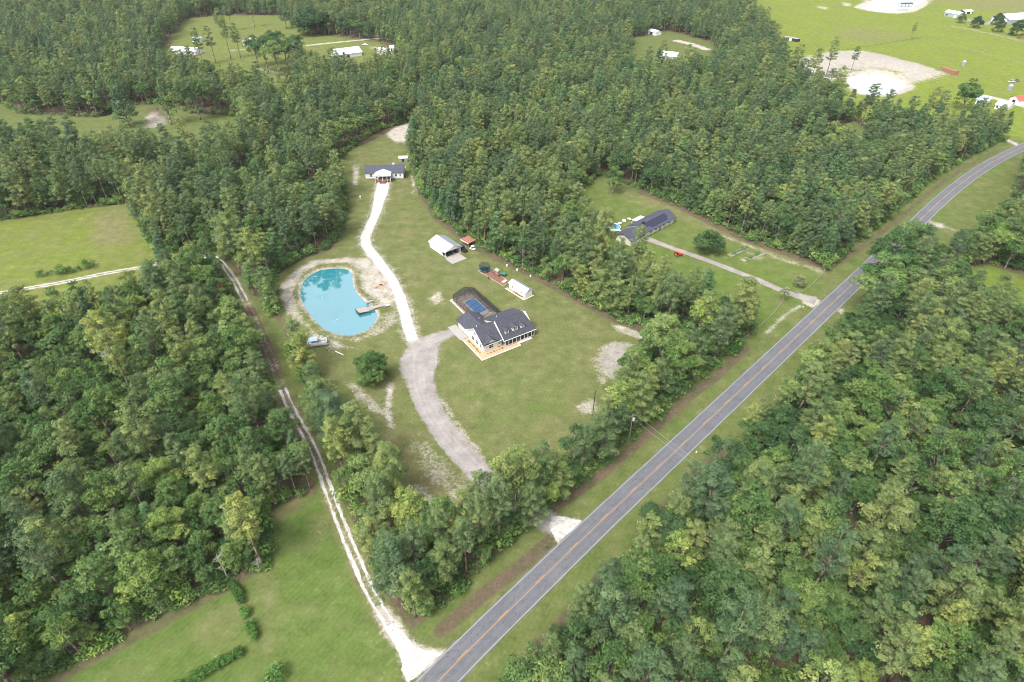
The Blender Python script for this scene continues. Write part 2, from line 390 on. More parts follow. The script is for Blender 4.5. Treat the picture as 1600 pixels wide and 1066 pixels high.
# pine straw along the wood's edge
for line, wd, a in (([(505,255),(520,300),(535,330)],3,.6),([(655,292),(684,340),(742,385),(850,438),(960,498),(1013,517)],5,.95),
                    ([(690,985),(760,925),(820,880),(862,842)],3.6,.9),([(865,795),(935,745),(990,698),(1035,660),(1080,617),(1120,588),(1165,545)],3.4,.85),
                    ([(1000,300),(1060,323),(1160,373),(1288,417)],5,.8),([(1288,425),(1345,388),(1400,347),(1450,303),(1500,266),(1560,235)],3.5,.7),
                    ([(800,1060),(870,985),(940,905)],4,.75),([(1000,830),(1060,770),(1130,700)],4,.6),([(470,790),(418,812)],4,.5),
                    ([(412,880),(368,912),(200,1003),(60,1078)],3.5,.6),([(440,615),(470,675),(495,725)],4,.8),([(0,350),(200,322)],5,.4),
                    ([(560,225),(600,205),(650,192)],8,.8)):
    stroke(LIT, GP(line), wd, 1.6, a)
stroke(LIT, TRACK[int(len(TRACK)*.33):int(len(TRACK)*.46)], 4.0, 1.0, .95)
fill(LIT, GP([(1180,560),(1260,520),(1310,500)]), 3, .5)
# sandy and worn places
fill(SAND, POND, 1.6, .66, 1.0); stroke(LIT, GP([(552,428),(556,452),(570,470),(592,482)]), 2.2, 1.4, .8); stroke(LIT, GP([(592,494),(582,512),(555,526),(525,525),(500,514)]), 1.2, 1.0, .7); fill(LIT, GP([(575,425),(600,430),(615,455),(590,465)]), 3, .5)
fill(SAND, GP([(437,470),(440,445),(455,425),(490,407),(540,402),(575,403),(600,415),(625,445),(622,470),(600,482),(583,470),(566,456),(560,425),(540,411),(500,414),(475,428),(462,450),(463,480),(480,510),(470,505),(448,490)]), 2.2, .68)
fill(SAND, GP([(585,505),(600,490),(625,480),(630,500),(600,520),(560,535),(520,532),(490,515),(505,518),(540,530),(570,523)]), 1.6, .42)
fill(SAND, GP([(480,508),(500,522),(530,535),(560,545),(520,545),(485,530)]), 1.5, .55)
fill(SAND, GP([(603,210),(615,200),(640,192),(650,200),(672,205),(668,218),(640,222),(618,222)]), 2.0, .95)
fill(SAND, GP([(551,255),(562,262),(560,290),(550,290)]), 1.5, .62); fill(SAND, GP([(641,268),(648,285),(652,300),(644,290)]), 1.2, .7)
fill(SAND, GP([(640,300),(650,296),(645,304)]), 1, .6)
fill(SAND, GP([(670,466),(688,455),(694,468),(680,476)]), 1.5, .66); fill(SAND, GP([(740,365),(760,362),(750,372)]), 1.5, .4)
fill(SAND, GP([(938,545),(955,532),(985,534),(996,548),(990,570),(975,588),(955,594),(940,585),(930,562)]), 1.8, .58)
fill(GRAV, GP([(940,547),(957,534),(983,536),(994,549),(988,568),(973,586),(957,592),(942,583),(932,562)]), 2.2, .56)
fill(SAND, GP([(900,635),(920,622),(935,628),(932,645),(910,648)]), 1.2, .62)
fill(SAND, GP([(955,506),(985,512),(1012,528),(1000,532),(965,518)]), 1.0, .62)
fill(SAND, GP([(925,560),(945,548),(950,600),(935,605)]), 1.2, .42)
stroke(SAND, GP([(610,600),(608,620),(604,640),(612,665)]), 2.4, 1.2, .66)
fill(SAND, GP([(540,595),(560,602),(580,622),(605,640),(600,650),(575,640),(550,618)]), 1.2, .50)
fill(SAND, GP([(640,690),(665,690),(720,740),(745,775),(720,780),(680,760),(650,720)]), 4.0, .44)
fill(SAND, GP([(640,755),(665,760),(690,805),(670,815),(645,790)]), 2.0, .62)
fill(SAND, GP([(690,755),(735,770),(760,790),(715,795)]), 1.6, .55); fill(SAND, GP([(745,760),(775,770),(770,788)]), 1.5, .5)
stroke(SAND, GP([(690,625),(712,660),(740,700),(768,735)]), 2.2, 1.2, .5)
stroke(SAND, GP([(1130,370),(1160,380),(1200,397),(1230,408),(1285,425)]), 3.0, 2.0, .44); fill(SAND, GP([(1165,392),(1195,398),(1190,410),(1170,405)]), 1.5, .4)
stroke(SAND, GP([(1198,520),(1225,494),(1250,478)]), 1.5, 1, .55)
fill(SAND, GP([(222,185),(240,172),(262,186),(255,200),(228,200)]), 3, .55); fill(LIT, GP([(228,168),(250,163),(265,190),(225,198)]), 4, .7)
fill(SAND, GP([(400,105),(440,112),(450,118),(405,112)]), 3, .5)
fill(SAND, GP([(575,72),(605,75),(615,84),(590,86)]), 4, .6)
# pasture spoil heap of sand beside the pond, far ponds' banks
fill(SAND, GP([(1238,95),(1265,90),(1300,82),(1350,81),(1390,90),(1407,99),(1435,103),(1445,108),(1480,118),(1440,128),(1425,130),(1400,116),(1370,112),(1330,114),(1300,128),(1262,120)]), 9, .80)
fill(GRAV, GP([(1238,96),(1265,91),(1300,84),(1350,83),(1390,91),(1407,100),(1435,104),(1480,118),(1440,127),(1425,129),(1400,115),(1330,113),(1300,127)]), 9, .46)
fill(SAND, POND2, 2.5, .8, 4); fill(SAND, POND3, 3, .9, 8)
fill(SAND, GP([(1275,8),(1295,12),(1293,16),(1278,13)]), 4, .6); fill(SAND, GP([(1315,5),(1330,4),(1330,10),(1318,10)]), 4, .7)
stroke(GRAV, GP([(1487,41),(1510,45),(1545,52),(1600,65),(1680,80)]), 7, 4, .6); stroke(GRAV, GP([(1506,29),(1520,33),(1540,38),(1552,33)]), 7, 3, .8)
stroke(SAND, GP([(480,71),(530,66),(590,60)]), 5, 1.5, .95); stroke(SAND, GP([(1058,64),(1080,69),(1103,77)]), 9, 2, .95)
stroke(SAND, GP([(1525,148),(1560,155),(1600,166)]), 8, 2, .9); stroke(SAND, GP([(360,79),(390,77)]), 4, 2, .6)
# road aprons of limerock
fill(SAND, GP([(598,968),(612,968),(640,1000),(662,1018),(692,1021),(690,1030),(645,1064),(632,1066),(622,1020)]), 1.0, .7)
fill(SAND, GP([(866,808),(913,812),(900,828),(872,852)]), 1.2, .62)
fill(SAND, GP([(1248,458),(1284,470),(1270,482),(1255,474)]), 1, .9); fill(SAND, GP([(1444,343),(1475,350),(1490,358),(1470,357),(1448,354)]), 1.5, .6)
fill(SAND, GP([(1307,484),(1318,482),(1316,492)]), 1, .8); stroke(SAND, GP([(1462,349),(1495,360),(1530,374),(1570,388)]), 2.6, 1.2, .6); stroke(SAND, GP([(1558,214),(1574,219),(1588,227)]), 4, 1.0, .95)
# the two-track lane: ruts of pale sand with a weedy strip between
rut = offset(TRACK, 0.85), offset(TRACK, -0.85)
n0, n1 = int(len(TRACK) * .31), int(len(TRACK) * .47)
for r in rut:
    stroke(SAND, r[:n0], .9, .6, .8); stroke(SAND, r[n0:n1], 1.0, .6, .45); stroke(SAND, r[n1:], .9, .6, .8)
stroke(SAND, TRACK[:10], 4.0, 1.2, .8); stroke(DRY, TRACK, 5, 1, .9)
# drive and limerock lane feather into the grass
stroke(GRAV, DRIVE, DRIVEW + .6, 1.6, .85); stroke(SAND, LIME, LIMEW, .9, .95); stroke(SAND, LIME, LIMEW + 4, 2.0, .42)
# dry, rank and rich grass
fill(DRY, CLEAR['yard'], 4, .55); fill(DRY, GP([(680,600),(700,660),(760,700),(860,690),(930,610),(1000,530),(900,480),(830,480)]), 8, .35)
fill(DRY, GP([(150,330),(200,320),(228,372),(160,400),(130,370)]), 8, 1.0); fill(DRY, GP([(505,610),(560,640),(650,700),(760,800),(650,830),(560,700)]), 4, .95)
fill(DRY, GP([(940,278),(1060,322),(1290,420),(1260,425),(1100,360),(980,315)]), 3, .9); fill(DRY, CLEAR['roadside'], 2, .45)
fill(LUSH, GP([(700,560),(760,570),(820,560),(900,600),(850,660),(740,650),(690,610)]), 8, .6); fill(LUSH, GP([(690,380),(720,420),(800,450),(790,410)]), 6, .4)
fill(LUSH, CLEAR['neighbour'], 3, .8); fill(LUSH, CLEAR['roadside'], 3, .45); fill(LUSH, CLEAR['lawn'], 3, .85); fill(LUSH, GP([(1485,425),(1540,410),(1650,470),(1600,500),(1530,475)]), 4, .8)
stroke(LUSH, offset(ROADL, 5.5)[::3], 3.5, 2.5, .8); fill(FIELD, CLEAR['pasture'], 6, 1.0); fill(FIELD, CLEAR['field'], 3, .6); fill(FIELD, CLEAR['farleft'], 6, 1.0)
fill(FIELD, CLEAR['homestead'], 6, .35); fill(FIELD, CLEAR['neighbour'], 3, .12); fill(DRY, CLEAR['neighbour'], 3, .35); fill(DRY, CLEAR['field'], 4, .45); fill(DRY, CLEAR['pasture'], 8, .34); fill(DRY, CLEAR['homestead'], 8, .4); fill(DRY, CLEAR['lawn'], 4, .3); fill(FIELD, CLEAR['hollow'], 4, .6)
fill(DRY, GP([(1300,40),(1400,45),(1440,60),(1350,70),(1290,60)]), 20, .8); fill(DRY, GP([(1400,-10),(1600,-10),(1700,40),(1500,12)]), 20, .9)
fill(LUSH, GP([(1280,45),(1330,55),(1300,65),(1260,55)]), 15, .7); fill(LUSH, GP([(1450,40),(1600,80),(1600,110),(1450,65)]), 15, .6)
fill(LUSH, GP([(1120,300),(1140,330),(1000,290)]), 3, .3)
stroke(DRY, GP([(470,780),(430,800),(423,830)]), 6, 3, .9); stroke(DRY, GP([(412,890),(425,950),(415,1010)]), 5, 3, .7); fill(DRY, GP([(100,1066),(210,1005),(380,920),(410,960),(250,1066)]), 5, .55)
GZ = np.zeros(NP)
for pond, depth, shelf in ((POND, 1.4, 3.0), (POND2, 2.5, 8), (POND3, 2.5, 10), (POND4, 2.0, 6)):
    i = region(pond, 5); d = sdf(PT[i], [tuple(q) for q in pond]); GZ[i] += -depth * sstep(0.6, -shelf, d)
i = region(POND, 8); d = sdf(PT[i], [tuple(q) for q in POND]); GZ[i] += 0.35 * np.exp(-((d - 2.2) / 1.6) ** 2)
rng = np.random.default_rng(7)
mound = GP([(1345,95),(1400,105),(1300,100),(1440,113),(1270,103)])
for c, h, r in zip(mound, (3.5, 2.5, 2.2, 2.0, 2.0), (22, 16, 18, 14, 16)):
    GZ += h * np.exp(-((PT[:, 0] - c[0]) ** 2 + (PT[:, 1] - c[1]) ** 2) / (2 * r * r))
ny, nx = len(gy), len(gx)
me = bpy.data.meshes.new('ground')
me.vertices.add(NP); me.vertices.foreach_set('co', np.c_[PT, GZ].astype(np.float32).ravel())
ii = (np.arange(ny - 1)[:, None] * nx + np.arange(nx - 1)[None]).ravel()
quads = np.stack([ii, ii + 1, ii + nx + 1, ii + nx], 1)
me.loops.add(quads.size); me.loops.foreach_set('vertex_index', quads.ravel().astype(np.int32))
me.polygons.add(len(quads)); me.polygons.foreach_set('loop_start', (np.arange(len(quads)) * 4).astype(np.int32))
me.polygons.foreach_set('use_smooth', np.ones(len(quads), bool))
for nm, ch in (('cover_a', (SAND, GRAV, LIT, LUSH)), ('cover_b', (DRY, FIELD, MULCH, DARKG))):
    a = me.color_attributes.new(nm, 'FLOAT_COLOR', 'POINT'); a.data.foreach_set('color', np.stack(ch, 1).astype(np.float32).ravel())
me.update(); me.validate()
def ground_mat():
    m, nt, N, L, p = newmat('ground_cover'); v = worldpos(nt)
    def split(nm):
        a = N.new('ShaderNodeAttribute'); a.attribute_name = nm; s = N.new('ShaderNodeSeparateColor'); L.new(a.outputs['Color'], s.inputs[0])
        return s.outputs[0], s.outputs[1], s.outputs[2], a.outputs['Alpha']
    sand, grav, lit, lush = split('cover_a'); dry, field, _m, _d = split('cover_b')
    nb, nm_, nf, nff = noise(nt, v, 0.035, 4, 0.6), noise(nt, v, 0.22, 5, 0.65), noise(nt, v, 1.1, 4, 0.7), noise(nt, v, 4.5, 2, 0.6)
    brk = math_node(nt, 'ADD', math_node(nt, 'MULTIPLY', nm_, 0.6), math_node(nt, 'MULTIPLY', nf, 0.4))
    brs = math_node(nt, 'ADD', math_node(nt, 'MULTIPLY', nm_, 0.35), math_node(nt, 'ADD', math_node(nt, 'MULTIPLY', nf, 0.42), math_node(nt, 'MULTIPLY', nff, 0.23)))
    def cut(mask, k, sharp, br_=None):
        a = math_node(nt, 'MULTIPLY_ADD', math_node(nt, 'SUBTRACT', br_ or brk, 0.5), k, mask)
        return math_node(nt, 'MULTIPLY_ADD', math_node(nt, 'SUBTRACT', a, 0.5), sharp, 0.5, True)
    # grass
    g = ramp(nt, brk, [(0.30, (0.062, 0.086, 0.024)), (0.50, (0.114, 0.138, 0.043)), (0.70, (0.180, 0.186, 0.074))])
    gl = ramp(nt, brk, [(0.30, (0.056, 0.096, 0.020)), (0.52, (0.098, 0.150, 0.034)), (0.72, (0.155, 0.192, 0.056))])
    gd = ramp(nt, brk, [(0.32, (0.120, 0.116, 0.050)), (0.5, (0.182, 0.165, 0.080)), (0.70, (0.260, 0.218, 0.125))])
    gf = ramp(nt, brk, [(0.30, (0.105, 0.155, 0.016)), (0.5, (0.165, 0.215, 0.024)), (0.70, (0.240, 0.270, 0.042))])
    big = math_node(nt, 'MULTIPLY_ADD', math_node(nt, 'SUBTRACT', nb, 0.5), 1.6, 0.0)
    c = mixc(nt, math_node(nt, 'ADD', lush, big, clamp=True), g, gl)
    c = mixc(nt, math_node(nt, 'MULTIPLY', field, math_node(nt, 'MULTIPLY_ADD', big, 0.8, 0.9, True)), c, gf)
    dr = math_node(nt, 'MULTIPLY_ADD', math_node(nt, 'SUBTRACT', noise(nt, v, 0.09, 5, 0.7), 0.5), 2.2, math_node(nt, 'SUBTRACT', dry, 0.25), True)
    c = mixc(nt, dr, c, gd)
    c = mixc(nt, math_node(nt, 'MULTIPLY_ADD', nff, 0.9, -0.25, True), c, mixc(nt, 0.5, c, (0.05, 0.075, 0.02)))
    wave = N.new('ShaderNodeTexWave'); wave.inputs['Scale'].default_value = 0.28; wave.inputs['Distortion'].default_value = 3.0; wave.inputs['Detail'].default_value = 2
    mp = N.new('ShaderNodeMapping'); mp.inputs['Rotation'].default_value = (0, 0, 0.55); L.new(v, mp.inputs[0]); L.new(mp.outputs[0], wave.inputs[0])
    c = mixc(nt, math_node(nt, 'MULTIPLY', wave.outputs['Fac'], 0.06), c, (0.24, 0.25, 0.10))
    # thin bare spots everywhere in the dry lawn
    spot = math_node(nt, 'MULTIPLY', math_node(nt, 'MULTIPLY_ADD', noise(nt, v, 0.25, 6, 0.85), 5.0, -2.85, True), math_node(nt, 'MULTIPLY', dry, 0.7))
    c = mixc(nt, spot, c, (0.33, 0.285, 0.19))
    # leaf litter
    lc = ramp(nt, math_node(nt, 'ADD', math_node(nt, 'MULTIPLY', nf, 0.6), math_node(nt, 'MULTIPLY', nff, 0.4)), [(0.3, (0.085, 0.060, 0.042)), (0.5, (0.140, 0.098, 0.072)), (0.7, (0.20, 0.155, 0.105))])
    lc = mixc(nt, math_node(nt, 'MULTIPLY_ADD', nm_, 3.0, -1.25, True), lc, (0.06, 0.085, 0.026))
    c = mixc(nt, cut(lit, 0.9, 3.0), c, lc)
    c = mixc(nt, cut(sand, 2.9, 1.9, brs), c, sand_cols(nt, v))
    c = mixc(nt, cut(grav, 1.8, 2.4, brs), c, gravel_cols(nt, v))
    L.new(c, p.inputs['Base Color']); p.inputs['Roughness'].default_value = 0.95; p.inputs['Specular IOR Level'].default_value = 0.08
    b = N.new('ShaderNodeBump'); b.inputs['Strength'].default_value = 0.6; b.inputs['Distance'].default_value = 0.15
    L.new(math_node(nt, 'ADD', nff, nf), b.inputs['Height']); L.new(b.outputs[0], p.inputs['Normal'])
    return m
tag(link('ground', me, ground_mat()), kind='structure')

# ------------------------------------------------------------------ road, drives, water
def ribbon(name, line, lo, hi, m, z, jag=0.0, parent=None, seed=1, zfade=0.0):
    """flat strip between two offsets from a line; jag makes its borders ragged"""
    r = np.random.default_rng(seed); n = len(line)
    def side(d):
        d = np.full(n, d, float) if not hasattr(d, '__len__') else np.array(d, float)
        if jag: d = d + r.normal(0, jag, n) * 0.6 + np.convolve(r.normal(0, jag, n + 6), np.ones(7) / 2.6, 'valid') * 0.6
        return offset(line, d)
    A, B = side(lo), side(hi)
    v = [(*A[k], z) for k in range(n)] + [(*B[k], z) for k in range(n)]
    f = [(k, k + 1, n + k + 1, n + k) for k in range(n - 1)]
    mb = MB().add(v, f); o = mb.build(name, m, parent)
    return o
def sheet(name, poly, m, z, parent=None):
    return MB().add([(p[0], p[1], z) for p in poly], [tuple(range(len(poly)))]).build(name, m, parent)
RQ = resample(ROADC, 1.5); xs = np.linspace(-ROADW/2 - .28, ROADW/2 + .28, 15); jr = np.random.default_rng(31)
rows = []
for x in xs: rows.append(offset(RQ, x + (jr.normal(0, .10, len(RQ)) if abs(x) > ROADW/2 + .2 else np.zeros(len(RQ)))))
nR = len(RQ); rmb = MB().add([(*p, .040) for row in rows for p in row], [(a*nR + k, a*nR + k + 1, (a+1)*nR + k + 1, (a+1)*nR + k) for a in range(14) for k in range(nR - 1)])
for i_, f_ in enumerate(rmb.f): rmb.f[i_] = tuple(reversed(f_))
road = tag(rmb.build('road', M['asphalt']), kind='structure')
wear = np.repeat(sum(np.exp(-((xs - c_) / .38) ** 2) for c_ in (-2.25, -.85, .85, 2.25)), nR)
la = road.data.attributes.new('wear', 'FLOAT', 'POINT'); la.data.foreach_set('value', wear.astype(np.float32))
ribbon('edge_line', ROADC, ROADW/2 + .05, ROADW/2 - .06, M['linewhite'], .046, 0, road)
ribbon('edge_line', ROADC, -ROADW/2 + .06, -ROADW/2 - .05, M['linewhite'], .046, 0, road)
ribbon('centre_line', ROADC, .02, -.14, M['lineyellow'], .046, 0, road)
dash = MB(); RC = resample(ROADC, 1.0)
a_, b_ = offset(RC, .28), offset(RC, .12)
for k in range(4, len(RC) - 4, 12):
    dash.add([(*a_[k], .046), (*a_[k+1], .046), (*a_[k+2], .046), (*a_[k+3], .046), (*b_[k+3], .046), (*b_[k+2], .046), (*b_[k+1], .046), (*b_[k], .046)], [tuple(range(8))])
dash.build('dashed_centre_line', M['lineyellow'], road)
dr_ = resample(DRIVE, 1.0); dw = np.interp(np.linspace(0, 1, len(dr_)), np.linspace(0, 1, len(DRIVEW)), DRIVEW) / 2 - .5
jr = np.random.default_rng(3); dq, dv_ = dr_[:-1], dw[:-1]; nR = len(dq); us = np.linspace(-1, 1, 13); rows = []
rag = [dv_ + np.convolve(jr.normal(0, .5, nR + 4), np.ones(5) / 2.4, 'valid') + jr.normal(0, .22, nR) for _ in (0, 1)]
for u_ in us: rows.append(offset(dq, u_ * (rag[0] if u_ > 0 else rag[1])))
dmb = MB().add([(*p, .018) for row in rows for p in row], [((a+1)*nR + k, (a+1)*nR + k + 1, a*nR + k + 1, a*nR + k) for a in range(12) for k in range(nR - 1)])
drv = tag(dmb.build('driveway', M['gravel']), kind='structure')
lat = np.array([u_ * dv_ for u_ in us]); wv = sum(np.exp(-((lat - c_) / .42) ** 2) for c_ in (-1.7, -.3, 1.2)).ravel()
drv.data.attributes.new('wear', 'FLOAT', 'POINT').data.foreach_set('value', wv.astype(np.float32))
lm = resample(LIME, .8); lw = np.interp(np.linspace(0, 1, len(lm)), np.linspace(0, 1, len(LIMEW)), LIMEW) / 2 - .15
tag(ribbon('limerock_path', lm, lw, -lw, M['lime'], .026, .16, seed=4), kind='structure')
nd = resample(NDRIVE, 1.0); nw_ = np.interp(np.linspace(0, 1, len(nd)), np.linspace(0, 1, len(NDRIVEW)), NDRIVEW) / 2
tag(ribbon('gravel_path', nd, nw_, -nw_, M['gravel'], .022, .15, seed=5), kind='structure')
for r, k in zip(rut, (6, 7)):
    q = resample(r[:n0], .8); tag(ribbon('track_path', q, .30, -.30, M['apron'], .020, .16, seed=k), kind='structure')
    q = resample(r[n1:], .8); tag(ribbon('track_path', q, .30, -.30, M['apron'], .020, .16, seed=k+2), kind='structure')
for nm, poly in (('apron_path', [(601,972),(610,972),(640,1003),(662,1019),(690,1021.5),(645,1064),(634,1066),(624,1020),(608,990)]),
                 ('apron_path', [(862,806),(880,807),(911,812),(903,823),(872,851),(866,835),(858,822)]),
                 ):
    q = resample(GP(poly + poly[:1]), .5, 3)[:-1]; jq = np.random.default_rng(5).normal(0, .5, q.shape); q = q + .22 * np.sin(np.cumsum(jq, 0)) + np.random.default_rng(6).normal(0, .12, q.shape)
    tag(sheet(nm, q, M['apron'], .033), kind='structure')
def grown(poly, g): return [tuple(q) for q in offset(np.array(list(poly) + [poly[0]]), g)[:-1]]
def area(poly): p = np.array(poly); q = np.roll(p, -1, 0); return (p[:,0]*q[:,1] - q[:,0]*p[:,1]).sum()
def water(name, poly, m, z, g):
    s = -1 if area(poly) > 0 else 1
    o = tag(sheet(name, grown(poly, g * s), m, z), kind='structure'); return o
water('pond_water', POND, M['pondwater'], -.22, .6); water('pond_water', POND2, M['skytonewater'], -.5, 1.0)
water('pond_water', POND3, M['skytonewater'], -.5, 1.0); water('pond_water', POND4, M['darkwater'], -.4, 1.0)

# ------------------------------------------------------------------ the buildings
def box(name, m, parent, *b): return MB().box(*b).build(name, M[m], parent)
def window(parent, wall, a, b, z0, z1, at, label=None):
    """a framed window proud of a wall: wall 'x-' etc. is the outward direction, at its plane, a..b along it"""
    f, g = MB(), MB(); t, q = .07, .04
    def bx(mb, u0, u1, w0, w1, d):
        if wall[0] == 'x': s = -1 if wall[1] == '-' else 1; x = sorted((at, at + s * d)); mb.box(x[0], x[1], u0, u1, w0, w1)
        else: s = -1 if wall[1] == '-' else 1; y = sorted((at, at + s * d)); mb.box(u0, u1, y[0], y[1], w0, w1)
    bx(f, a - t, b + t, z1, z1 + t, q * 1.6); bx(f, a - t, b + t, z0 - t, z0, q * 2); bx(f, a - t, a, z0, z1, q * 1.5); bx(f, b, b + t, z0, z1, q * 1.5)
    mid = (a + b) / 2; bx(f, mid - .03, mid + .03, z0, z1, q * 1.4); bx(f, a, mid - .03, (z0+z1)/2 - .03, (z0+z1)/2 + .03, q * 1.3); bx(f, mid + .03, b, (z0+z1)/2 - .03, (z0+z1)/2 + .03, q * 1.3)
    w_ = f.build('window', M['white'], parent)
    bx(g, a, b, z0, z1, q); g.build('pane', M['glass'], w_)
    return w_

HR, HO = math.radians(32.75), (-9.98, 159.01)
h = thing('farmhouse', 'large cream house with charcoal shingle roofs and three dormers beside the screened pool', 'house', HO, HR)
# walls
MB().prism([(3.6, .02), (14.4, .02), (14.4, 2.75), (9.0, 6.30), (3.6, 2.75)], 2.7, 9.9).build('wall', M['cream'], h)
MB().prism([(3.1, .03), (8.3, .03), (8.3, 2.75), (5.7, 4.55), (3.1, 2.75)], 3.45, 5.2, 'y').build('front_gable_wall', M['cream'], h)
MB().prism([(2.9, .02), (11.1, .02), (11.1, 2.75), (6.9, 4.55), (2.9, 2.75)], 14.45, 21.4, 'y').build('garage_wall', M['cream'], h)
MB().prism([(4.9, .02), (17.2, .02), (17.2, 2.75), (8.0, 7.05), (4.9, 4.75)], 10.05, 22.6).build('main_wall', M['cream'], h)
# roofs
def roof(name, planes, m='shingle', th=.16):
    mb = MB()
    for p in planes: mb.slab(p, th)
    return mb.build(name, M[m], h)
roof('roof', [[(2.3,3.05,2.9),(10.0,3.05,2.9),(10.0,9.0,6.75),(2.3,9.0,6.75)], [(2.3,9.0,6.75),(10.0,9.0,6.75),(10.0,14.9,2.9),(2.3,14.9,2.9)]])
roof('front_gable_roof', [[(2.36,2.95,2.72),(5.7,2.95,5.0),(5.7,6.3,5.02),(2.36,3.2,2.98)], [(9.0,2.95,2.72),(9.0,3.3,3.0),(5.7,6.3,5.02),(5.7,2.95,5.0)]])
roof('garage_roof', [[(2.3,14.6,2.88),(6.9,11.6,4.95),(6.9,21.9,4.95),(2.3,21.9,2.88)], [(6.9,11.6,4.95),(11.5,14.6,2.88),(11.5,21.9,2.88),(6.9,21.9,4.95)]])
mr = roof('main_roof', [[(9.9,1.95,2.85),(23.2,1.95,2.85),(21.4,8.0,7.5),(9.9,8.0,7.5)], [(23.2,1.95,2.85),(23.2,17.6,2.85),(21.4,8.0,7.5)],
     [(23.2,17.6,2.85),(9.9,17.6,2.85),(9.9,8.0,7.5),(21.4,8.0,7.5)]], 'shingle', .18)
MB().slab([(9.78,1.9,2.93),(9.98,1.9,2.93),(9.98,8.0,7.58),(9.78,8.0,7.58)], .3).build('barge_board', M['white'], h)
MB().box(9.9, 23.2, 1.82, 1.95, 2.62, 2.84).build('gutter', M['white'], h)
MB().box(2.3, 10.0, 2.94, 3.05, 2.70, 2.88).build('gutter', M['white'], h)
MB().slab([(2.22,3.0,2.96),(2.36,3.0,2.96),(2.36,9.0,6.83),(2.22,9.0,6.83)], .26).slab([(2.22,9.0,6.83),(2.36,9.0,6.83),(2.36,14.9,2.96),(2.22,14.9,2.96)], .26).build('barge_board', M['white'], h)
MB().box(9.9, 21.3, 7.93, 8.07, 7.47, 7.54).build('ridge_vent', M['shingle2'], mr)
for u, wd, zt in ((12.3, .75, 5.9), (15.6, 1.05, 6.25), (18.6, .75, 5.9)):      # dormers
    v0 = 3.7; zb = 2.85 + .7686 * (v0 - 1.95) - .2; ze = zt - wd * .75
    d = MB().prism([(u - wd, zb), (u + wd, zb), (u + wd, ze), (u, zt - .1), (u - wd, ze)], v0, v0 + 2.6, 'y').build('dormer', M['white'], h)
    vb = 1.95 + (zt - 2.85) / .7686; ve = 1.95 + (ze - .15 - 2.85) / .7686; o = wd + .22
    zo = ze - .165
    MB().slab([(u - o, v0 - .25, zo + .12), (u, v0 - .25, zt + .05), (u, vb, zt + .05), (u - o, ve, zo + .12)], .1).slab([(u, v0 - .25, zt + .05), (u + o, v0 - .25, zo + .12), (u + o, ve, zo + .12), (u, vb, zt + .05)], .1).build('dormer_roof', M['shingle'], d)
    window(d, 'y-', u - .38 if wd < 1 else u - .5, u + .38 if wd < 1 else u + .5, zb + .45, ze + .1, v0)
# openings
for a, b in ((7.0, 8.3), (9.7, 11.1)): window(h, 'x-', a, b, 1.0, 2.5, 2.7)
window(h, 'x-', 4.8, 5.7, 1.0, 2.4, 2.7); window(h, 'x-', 8.5, 9.5, 4.1, 5.1, 2.7); window(h, 'y-', 4.9, 6.5, .9, 2.3, 3.45); window(h, 'y-', 8.7, 9.5, 1.1, 2.4, 3.6)
for a, b in ((14.9, 17.6), (18.0, 20.8)):
    g = MB().box(2.82, 2.9, a, b, .05, 2.4)
    for k in range(1, 4): g.box(2.79, 2.82, a, b, .05 + k * .58, .10 + k * .58)
    g.build('garage_door', M['white'], h)
# screened porch
box('porch_floor', 'concrete', h, 10.4, 22.6, 2.2, 4.9, .0, .18)
for u in (10.6, 12.1, 13.6, 15.2, 16.9, 18.4, 19.9, 21.4, 22.5): box('porch_post', 'white', h, u - .09, u + .09, 2.25, 2.43, .18, 2.66)
MB().box(10.7, 13.5, 2.31, 2.34, .4, 2.6).box(13.7, 15.1, 2.31, 2.34, .4, 2.6).box(17.0, 22.4, 2.31, 2.34, .4, 2.6).build('porch_screen', M['screen'], h)
MB().box(10.6, 15.2, 2.27, 2.39, .3, .4).box(16.9, 22.5, 2.27, 2.39, .3, .4).build('porch_rail', M['white'], h)
dd = box('front_door', 'white', h, 15.6, 16.6, 4.80, 4.89, .2, 2.4); box('door_glass', 'glass', dd, 15.8, 16.4, 4.77, 4.80, .9, 2.2)
for a, b in ((11.2, 12.4), (13.2, 14.4), (18.0, 19.4), (20.2, 21.6)): window(h, 'y-', a, b, .9, 2.3, 4.9)
for u, v in ((4.6, 11.2), (8.6, 16.4), (13.5, 12.5)):
    z = {4.6: 5.35, 8.6: 4.2, 13.5: 5.35}[u]; MB().tube((u, v, z - .3), (u, v, z + .55), .09).build('vent_pipe', M['white'], h)
# hard ground round the house
pv = thing('stone_bed', 'tan stone planting bed edged with pale concrete round the house front', 'garden bed', HO, HR)
MB().box(.4, 15.3, .4, 3.4, .0, .07).box(.4, 2.65, 3.4, 13.6, .0, .07).build('stones', M['rock'], pv)
MB().box(0, 15.6, 0, .4, 0, .12).box(0, .4, .4, 13.9, 0, .12).box(15.3, 15.6, .4, 1.2, 0, .12).box(15.6, 21.0, 1.2, 1.9, 0, .12).build('kerb', M['palecon'], pv)
MB().box(15.3, 21.0, 1.9, 2.2, 0, .06).box(15.3, 15.6, 1.2, 2.2, 0, .05).build('walkway', M['palecon'], pv)
tag(MB().box(-.6, 2.6, 13.95, 23.0, 0, .06).build('concrete_pavement', M['concrete'], None), kind='structure')
o = bpy.data.objects['concrete_pavement']; o.location = (*HO, 0); o.rotation_euler = (0, 0, HR)

